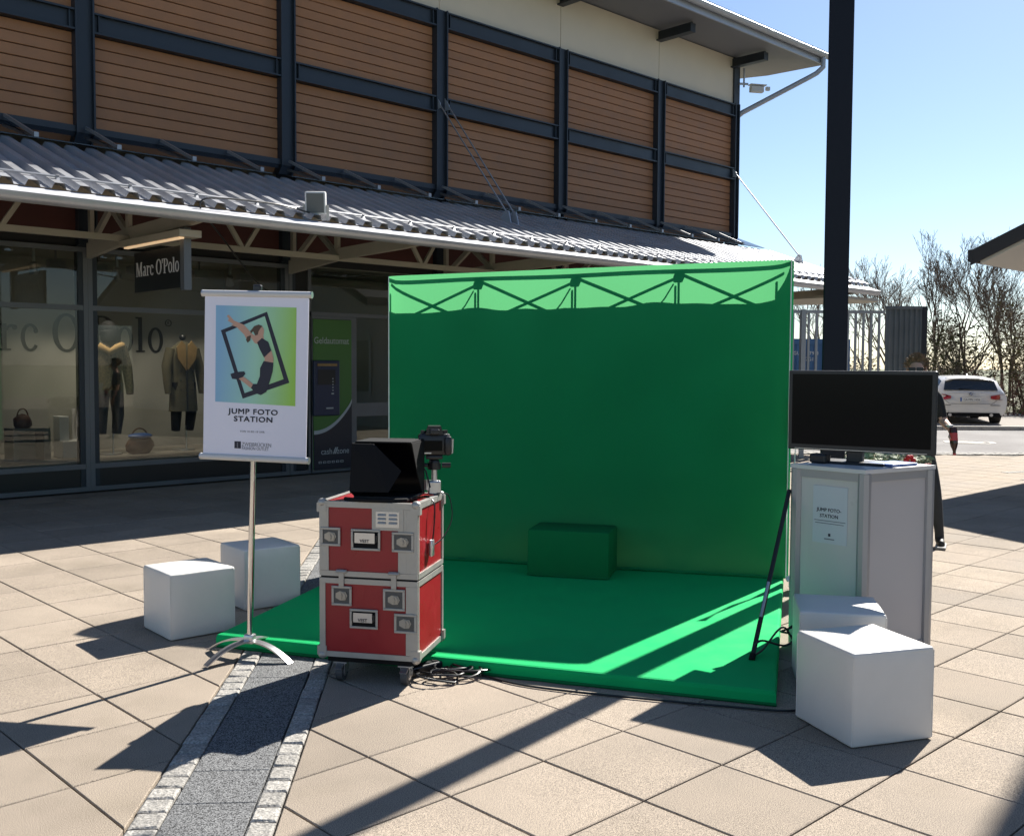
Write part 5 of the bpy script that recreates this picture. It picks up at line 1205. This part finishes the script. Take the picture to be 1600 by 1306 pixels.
for k, (d, l, w, h, lf, lab) in enumerate((
        (35.5, 14.6, 3.0, 2.9, 'leafd', 'dark dense shrub beside the grey gate'), (36.5, 16.6, 3.4, 3.7, 'leafd', 'dark dense shrub right behind the white car'), (35.0, 18.0, 3.2, 4.3, 'leafo', 'large olive shrub rising over the car mirror'),
        (35.5, 19.6, 3.6, 4.8, 'leafo', 'tallest olive shrub below the neighbouring roof'), (38.0, 21.4, 3.6, 4.6, 'leafd', 'dark shrub at the right edge of the picture'), (38.5, 12.6, 3.0, 2.2, 'leafo', 'low olive shrub behind the bar fence'), (37.5, 10.6, 3.0, 2.0, 'leafo', 'low olive shrub behind the blue container'),
        (40, 8.6, 3.0, 2.2, 'leafo', 'low shrub seen between the backdrop and the lamp post'))):
    shrub(vf(d, l, .05), w, h, 40 + k, lab, 'bark2', lf, 900, 2300, .06)
for k, (d, l, lab) in enumerate(((32.6, 16.0, 'reddish bare bramble right behind the car roof'), (31.6, 17.2, 'reddish bare bramble above the car mirror'), (32.2, 14.0, 'reddish bare bramble left of the white car'), (30.8, 18.3, 'reddish bare bramble at the right picture edge'))):
    shrub(vf(d, l, .05), 3.0, 1.75, 60 + k, lab, 'bramble', 'leafd', 700, 250, .04, 'brambles on the verge')

# planter with flowers behind the counter
pc_ = vf(7.9, 3.16); pt_ = thing('flower_planter', pc_, 'concrete planter of variegated leaves and red flowers behind the counter', 'planter')
Fpl = frame(pc_, RT)
q = MB(Fpl); q.rbox((-.14, .25, .33), (.56, .5, .66), .02); build('tub', q, M['planter'], pt_)
q = MB(Fpl)
for k in range(1500):
    p = Vector((rnd.uniform(-.43, .15), rnd.uniform(.0, .48), .64 + rnd.random() ** .8 * .24)); a = Vector((rnd.uniform(-1, 1), rnd.uniform(-1, 1), rnd.uniform(-.3, .9))).normalized(); b_ = a.orthogonal().normalized(); s = rnd.uniform(.015, .035)
    q.add([p - a * s, p + b_ * s * .55, p + a * s, p - b_ * s * .55], [(0, 1, 2, 3)])
build('leaves', q, M['leafv'], pt_, smooth='keep')
for (x, z) in ((-.06, .845), (-.36, .80), (.08, .78)):
    q = MB(Fpl)
    for k in range(6): a = k * 1.047; q.ell((x + .028 * math.cos(a), -.01 + .01 * math.sin(a * 2), z + .026 * math.sin(a)), (.022, .015, .020), 8, 5)
    build('flower', q, M['flower'], pt_, smooth=True)

# ================================================================== WHITE ESTATE CAR
car_d = vf(27.5, 12.42, .058); ray = car_d.normalized(); ch = Matrix.Rotation(R(10), 3, 'Z') @ Vector((ray.x, ray.y, 0))
cr_ = thing('estate_car', car_d, 'white estate car parked on the gravel beyond the road, seen from behind', 'car')
Fcar = Matrix((Vector((ch.y, -ch.x, 0)), ch, Vector((0, 0, 1)))).transposed().to_4x4(); Fcar.translation = car_d; Fcar = Fcar @ Matrix.Diagonal((1, 1, .93, 1))
# half sections (x, z) from sill to waist, then greenhouse to the roof centre, at stations along the car (0 = rear bumper)
secs = [(0.00, [(.60, .30), (.80, .34), (.86, .48), (.88, .62), (.86, .78), (.80, .86), (.78, .88), (.74, .90), (.5, .91), (0, .92)]),
        (0.10, [(.66, .22), (.86, .28), (.91, .48), (.925, .62), (.91, .80), (.86, .90), (.80, .94), (.76, .97), (.5, .985), (0, .99)]),
        (0.34, [(.68, .20), (.88, .26), (.93, .48), (.94, .62), (.925, .82), (.875, .92), (.77, 1.10), (.70, 1.245), (.45, 1.30), (0, 1.315)]),
        (0.95, [(.70, .20), (.88, .24), (.93, .48), (.94, .62), (.925, .82), (.875, .93), (.77, 1.18), (.68, 1.32), (.45, 1.375), (0, 1.39)]),
        (2.20, [(.70, .20), (.88, .24), (.93, .48), (.94, .62), (.925, .82), (.875, .92), (.77, 1.20), (.68, 1.345), (.45, 1.395), (0, 1.41)]),
        (2.85, [(.70, .20), (.88, .24), (.93, .48), (.94, .62), (.925, .82), (.875, .91), (.76, 1.16), (.66, 1.28), (.45, 1.325), (0, 1.34)]),
        (3.45, [(.70, .20), (.88, .24), (.93, .48), (.94, .62), (.92, .80), (.86, .88), (.80, .90), (.70, .92), (.45, .95), (0, .96)]),
        (4.45, [(.68, .20), (.87, .24), (.91, .46), (.91, .58), (.88, .70), (.80, .77), (.72, .79), (.62, .80), (.4, .82), (0, .83)]),
        (4.85, [(.55, .24), (.72, .28), (.78, .44), (.78, .54), (.72, .62), (.64, .66), (.58, .67), (.5, .68), (.3, .69), (0, .69)])]
q = MB(Fcar); npt = 10; vs = []; fs = []; mi = []
for y, pts in secs:
    full = [(x, z) for x, z in pts] + [(-x, z) for x, z in pts[::-1][1:]]
    yo = [0] * len(full)
    vs += [(x, y + (.10 * (abs(x) / .9) ** 3 if y < .05 else 0), z) for x, z in full]
nn = 2 * npt - 1
for i in range(len(secs) - 1):
    for k in range(nn - 1):
        fs.append((i * nn + k, i * nn + k + 1, (i + 1) * nn + k + 1, (i + 1) * nn + k)); hk = k if k < npt - 1 else nn - 2 - k
        gl = (1 <= i <= 4 and hk == 6) or (i == 1 and hk >= 6 and False) or (i == 5 and hk in (6, 7, 8)) or (i == 0 and False)
        mi.append(1 if gl and 2 <= i else 0)
fs.append(list(range(nn))[::-1]); mi.append(0); fs.append(list(range((len(secs) - 1) * nn, len(secs) * nn))); mi.append(0)
b0 = len(q.v); q.add(vs, fs); q.mi = mi
body = build('body', q, [M['carw'], M['carg']], cr_, smooth=True, sharp=50)
q = MB(Fcar); q.add([(-.68, .10, .985), (.68, .10, .985), (.62, .32, 1.235), (.40, .31, 1.285), (-.40, .31, 1.285), (-.62, .32, 1.235), (-.68, .045, .99), (.68, .045, .99), (.62, .265, 1.243), (.40, .255, 1.292), (-.40, .255, 1.292), (-.62, .265, 1.243)], [(0, 1, 2, 3, 4, 5), (11, 10, 9, 8, 7, 6)] + [(i, (i + 1) % 6, 6 + (i + 1) % 6, 6 + i) for i in range(6)]); build('rear_window', q, M['carg'], cr_)
q = MB(Fcar); q.tube([(0, .045, 1.01), (-.30, .07, 1.035)], .010, 6); build('wiper', q, M['black'], cr_)
q = MB(Fcar); q.rbox((0, .30, 1.325), (1.22, .16, .025), .010); build('spoiler', q, M['carw'], cr_)
for s in (-1, 1):
    q = MB(Fcar); q.add([(s * .50, -.012, .74), (s * .50, -.012, .82), (s * .66, .005, .86), (s * .80, .05, .87), (s * .93, .20, .85), (s * .945, .34, .80), (s * .93, .22, .73), (s * .80, .05, .71), (s * .62, .0, .715),
                         (s * .50, .06, .74), (s * .50, .06, .82), (s * .66, .08, .86), (s * .78, .12, .865), (s * .88, .24, .845), (s * .90, .34, .80), (s * .88, .24, .73), (s * .78, .12, .715), (s * .62, .08, .715)],
                        [tuple(range(9)), tuple(range(17, 8, -1))] + [(i, (i + 1) % 9, 9 + (i + 1) % 9, 9 + i) for i in range(9)]); build('tail_light', q, M['tail'], cr_)
    for yw in (.98, 3.90):
        q = MB(Fcar); q.cyl((s * .80, yw, .33), .33, .22, 'x', 24); wh_ = build('wheel', q, M['tyre'], cr_, smooth=True, sharp=40)
        q = MB(Fcar); q.cyl((s * .905, yw, .33), .235, .02, 'x', 20); build('rim', q, M['satin'], wh_)
    q = MB(Fcar); q.rbox((s * 1.00, 2.95, .97), (.20, .10, .13), .03); build('mirror', q, M['black'], cr_, smooth=True)
    q = MB(Fcar); q.bb(s * .62 - .12, s * .62 + .12, -.006, .03, .545, .558); build('reflector', q, M['blackm'], cr_)
    q = MB(Fcar); q.cyl((s * .52, .03, .27), .045, .10, 'y', 14); build('exhaust', q, M['satin'], cr_)
q = MB(Fcar); q.prism([(-.72, .33), (-.78, .22), (.78, .22), (.72, .33)], .03, 'y', -.006); build('diffuser', q, M['blackm'], cr_)
q = MB(Fcar); q.bb(-.27, .27, -.014, .012, .66, .775); pl_ = build('number_plate', q, M['plate'], cr_)
q = MB(Fcar); q.bb(-.268, -.225, -.0165, -.0141, .662, .773); build('plate_band', q, M['pblue'], pl_)
text('lettering', 'GA MN 1656', .088, M['ink'], pl_, Fcar @ Matrix.Translation((.022, -.0150, .686)), sx=.86, align='CENTER')
q = MB(Fcar)
q.cyl((0, -.0, .875), .042, .03, 'y', 20); em = build('emblem', q, M['black'], cr_)
for k in range(4):
    q = MB(Fcar); q.prism([(0, .875)] + [(.03 * math.cos(R(90 * k + a)), .875 + .03 * math.sin(R(90 * k + a))) for a in range(0, 91, 15)], -.002, 'y', -.0155); build('emblem_quarter', q, M['white'] if k % 2 == 0 else M['pblue'], em)
for pts in ([(-.66, -.004, .70), (-.52, .0, .585), (.52, .0, .585), (.66, -.004, .70)],):
    q = MB(Fcar); q.tube(pts, .005, 4); build('tailgate_gap', q, M['black'], cr_)
q = MB(Fcar); q.prism([(.55, 1.395), (.72, 1.398), (.70, 1.46)], .03, 'x', -.015); build('roof_antenna', q, M['carw'], cr_)

# ================================================================== PERSON
def skin_mesh(chain, M_, root=0, sub=2):
    """chain: list of (id, (x,y,z), radius, parent id)"""
    me = bpy.data.meshes.new('tmp'); ids = {c[0]: i for i, c in enumerate(chain)}
    me.from_pydata([c[1] for c in chain], [(ids[c[3]], i) for i, c in enumerate(chain) if c[3] is not None], [])
    ob = bpy.data.objects.new('tmp', me); COL.objects.link(ob)
    sk = ob.modifiers.new('s', 'SKIN'); sk.use_smooth_shade = True; sk.branch_smoothing = .3
    for i, c in enumerate(chain):
        r = c[2]; sv = me.skin_vertices[0].data[i]; sv.radius = (r, r) if not isinstance(r, tuple) else r; sv.use_root = (i == root)
    ss = ob.modifiers.new('u', 'SUBSURF'); ss.levels = sub; ss.render_levels = sub
    dg = bpy.context.evaluated_depsgraph_get(); ev = bpy.data.meshes.new_from_object(ob.evaluated_get(dg))
    q = MB(M_); q.add([tuple(v.co) for v in ev.vertices], [list(p.vertices) for p in ev.polygons])
    loc = [v.co.copy() for v in ev.vertices]; bpy.data.objects.remove(ob); bpy.data.meshes.remove(me)
    return q, loc
PB_ = vf(8.95, 3.56, 0)
pe = thing('person', PB_, 'person in black shirt and sunglasses standing behind the television holding a bottle', 'person')
toc = -PB_.normalized(); Fpe = frame(PB_, (RT * .906 - FW * .423)) @ Matrix.Diagonal((.95, .95, .945, 1))            # x to picture right, -y towards the camera
HS = .985
C = [('pel', (0, 0, .93), (.155, .115), None), ('wai', (0, 0, 1.08), (.145, .105), 'pel'), ('che', (0, .01, 1.28), (.165, .115), 'wai'), ('sho', (0, .015, 1.41), (.13, .085), 'che'), ('nek', (0, .01, 1.49), .055, 'sho'), ('nk2', (0, -.005, 1.54), .055, 'nek'),
     ('jaw', (0, -.03, 1.585), (.058, .07), 'nk2'), ('hed', (0, -.015, 1.655), (.075, .092), 'jaw'), ('crn', (0, -.002, 1.715), (.060, .075), 'hed')]
for s, sid in ((1, 'l'), (-1, 'r')):
    C += [(sid + 'sh', (s * .175, .01, 1.415), .062, 'sho'), (sid + 'el', (s * (.235 if s > 0 else .25), .03, 1.16), .044, sid + 'sh'), (sid + 'wr', (s * (.30 if s > 0 else .26), -.13 if s > 0 else -.06, 1.11 if s > 0 else .93), .030, sid + 'el'), (sid + 'pa', (s * (.325 if s > 0 else .265), -.175 if s > 0 else -.075, 1.065 if s > 0 else .86), (.022, .036), sid + 'wr'),
          (sid + 'hp', (s * .095, 0, .86), .095, 'pel'), (sid + 'kn', (s * .115 + .07, -.015, .49), .062, sid + 'hp'), (sid + 'an', (s * .13 + .10, .02, .11), .043, sid + 'kn'), (sid + 'he', (s * .13 + .10, .02, .055), (.042, .045), sid + 'an'), (sid + 'to', (s * .15 + .11, -.15, .036), (.040, .030), sid + 'he')]
    px0 = s * (.325 if s > 0 else .265); py0 = -.175 if s > 0 else -.075; pz0 = 1.065 if s > 0 else .86
    for fi, (ox_, ln_) in enumerate(((-.030, .072), (-.011, .080), (.010, .076), (.028, .062))):
        a = (px0 + s * .004, py0 + ox_ * .8, pz0 - .035)
        if s > 0: pts = [a, (px0 + .030, py0 + ox_ * .8 - .012, pz0 - .055), (px0 + .018, py0 + ox_ * .8 - .030, pz0 - .070 - ln_ * .08), (px0 - .010, py0 + ox_ * .8 - .030, pz0 - .070)]
        else: pts = [a, (px0 - .006, py0 + ox_ - .004, pz0 - .035 - ln_ * .4), (px0 - .002, py0 + ox_ - .010, pz0 - .035 - ln_ * .72), (px0 + .006, py0 + ox_ - .014, pz0 - .035 - ln_)]
        par = sid + 'pa'
        for k, p in enumerate(pts): C.append((f'{sid}f{fi}{k}', p, .0095 - .0006 * k, par)); par = f'{sid}f{fi}{k}'
    par = sid + 'pa'
    for k, p in enumerate(((px0 - s * .020, py0 - .022, pz0 - .005), (px0 - s * .030, py0 - .048, pz0 - .028), (px0 - s * .016, py0 - .062, pz0 - .050))): C.append((f'{sid}t{k}', p, .0105 - .0008 * k, par)); par = f'{sid}t{k}'
q, loc = skin_mesh([(a, p, r, b_) for a, p, r, b_ in C], Fpe)
q.mi = []
for f in q.f:
    c = sum((loc[i] for i in f), Vector((0, 0, 0))) / len(f)
    arm = abs(c.x) > .185 and c.z < 1.5
    if c.z < .085: m_ = 3
    elif c.z < .95 and (c.z < .70 or abs(c.x) < .215): m_ = 2
    elif c.z > 1.475: m_ = 0
    elif abs(c.x) > .20 and c.z < 1.20: m_ = 0
    else: m_ = 1
    q.mi.append(m_)
bo = build('body', q, [M['skin'], M['shirt'], M['trouser'], M['shoe']], pe, smooth=True, sharp=80)
q = MB(Fpe)
for k in range(520):
    th = rnd.uniform(0, 6.283); ph = rnd.uniform(.0, 1.0); u = Vector((math.cos(th) * math.sin(ph * 1.75), math.sin(th) * math.sin(ph * 1.75), math.cos(ph * 1.75)))
    p = Vector((u.x * .082, u.y * .100 + .006, 1.672 + u.z * .082))
    if u.y < -.35 and p.z < 1.715: continue
    d_ = (u + Vector((rnd.uniform(-.6, .6), rnd.uniform(-.6, .6), rnd.uniform(.1, .7)))).normalized(); L = rnd.uniform(.020, .050)
    q.tube([p - u * .004, p + d_ * L * .6, p + d_ * L + Vector((rnd.uniform(-.01, .01), 0, .004))], [.006, .005, .0015], 4, False)
q.ell((0, .018, 1.690), (.082, .094, .072), 14, 10); build('hair', q, M['hair'], bo, smooth='keep')
q = MB(Fpe)
for s in (-1, 1): q.rbox((s * .034, -.112, 1.640), (.056, .010, .038), .004); q.bar((s * .063, -.110, 1.646), (s * .082, .0, 1.645), .004, .008); 
q.bar((-.01, -.114, 1.648), (.01, -.114, 1.648), .005, .006); build('sunglasses', q, M['black'], bo)
q = MB(Fpe); q.tube([(0, -.100, 1.640), (0, -.122, 1.615), (0, -.128, 1.600), (0, -.106, 1.592)], [.008, .012, .014, .010], 8); build('nose', q, M['skin'], bo, smooth=True)
q = MB(Fpe); q.tube([(-.024, -.098, 1.566), (0, -.106, 1.567), (.024, -.098, 1.566)], [.003, .006, .003], 6); build('mouth', q, M['lred'], bo, smooth=True)
for s in (-1, 1): q = MB(Fpe); q.ell((s * .079, -.005, 1.635), (.010, .020, .032), 10, 8); build('ear', q, M['skin'], bo, smooth=True)
q = MB(Fpe)
for s in (-1, 1): q.rbox((s * .142 + .105, -.065, .013), (.095, .285, .024), .01)
build('shoe_sole', q, M['sole'], bo)
q = MB(Fpe); q.cyl((.293, -.115, 1.128), .034, .022, 'z', 14); build('wristwatch', q, M['satin'], bo)
bt_m = Fpe @ Matrix.Translation((.335, -.205, 1.01)) @ Matrix.Rotation(R(172), 4, 'X') @ Matrix.Rotation(R(4), 4, 'Y')
bt = thing('drink_bottle', Fpe @ Vector((.335, -.205, 1.01)), 'dark drink bottle with red label hanging upside down in the hand of the person', 'bottle')
q = MB(bt_m); q.lathe([(0, -.11), (.030, -.11), (.034, -.10), (.034, .03), (.030, .055), (.014, .10), (.0125, .125), (0, .125)], n=18); build('glass_body', q, M['cola'], bt, smooth=True)
q = MB(bt_m); q.lathe([(.0346, -.06), (.0348, -.055), (.0348, .005), (.0346, .01)], n=18); build('label_band', q, M['lred'], bt, smooth=True)
q = MB(bt_m); q.cyl((0, 0, .132), .0145, .018, 'z', 14); build('cap', q, M['lred'], bt)
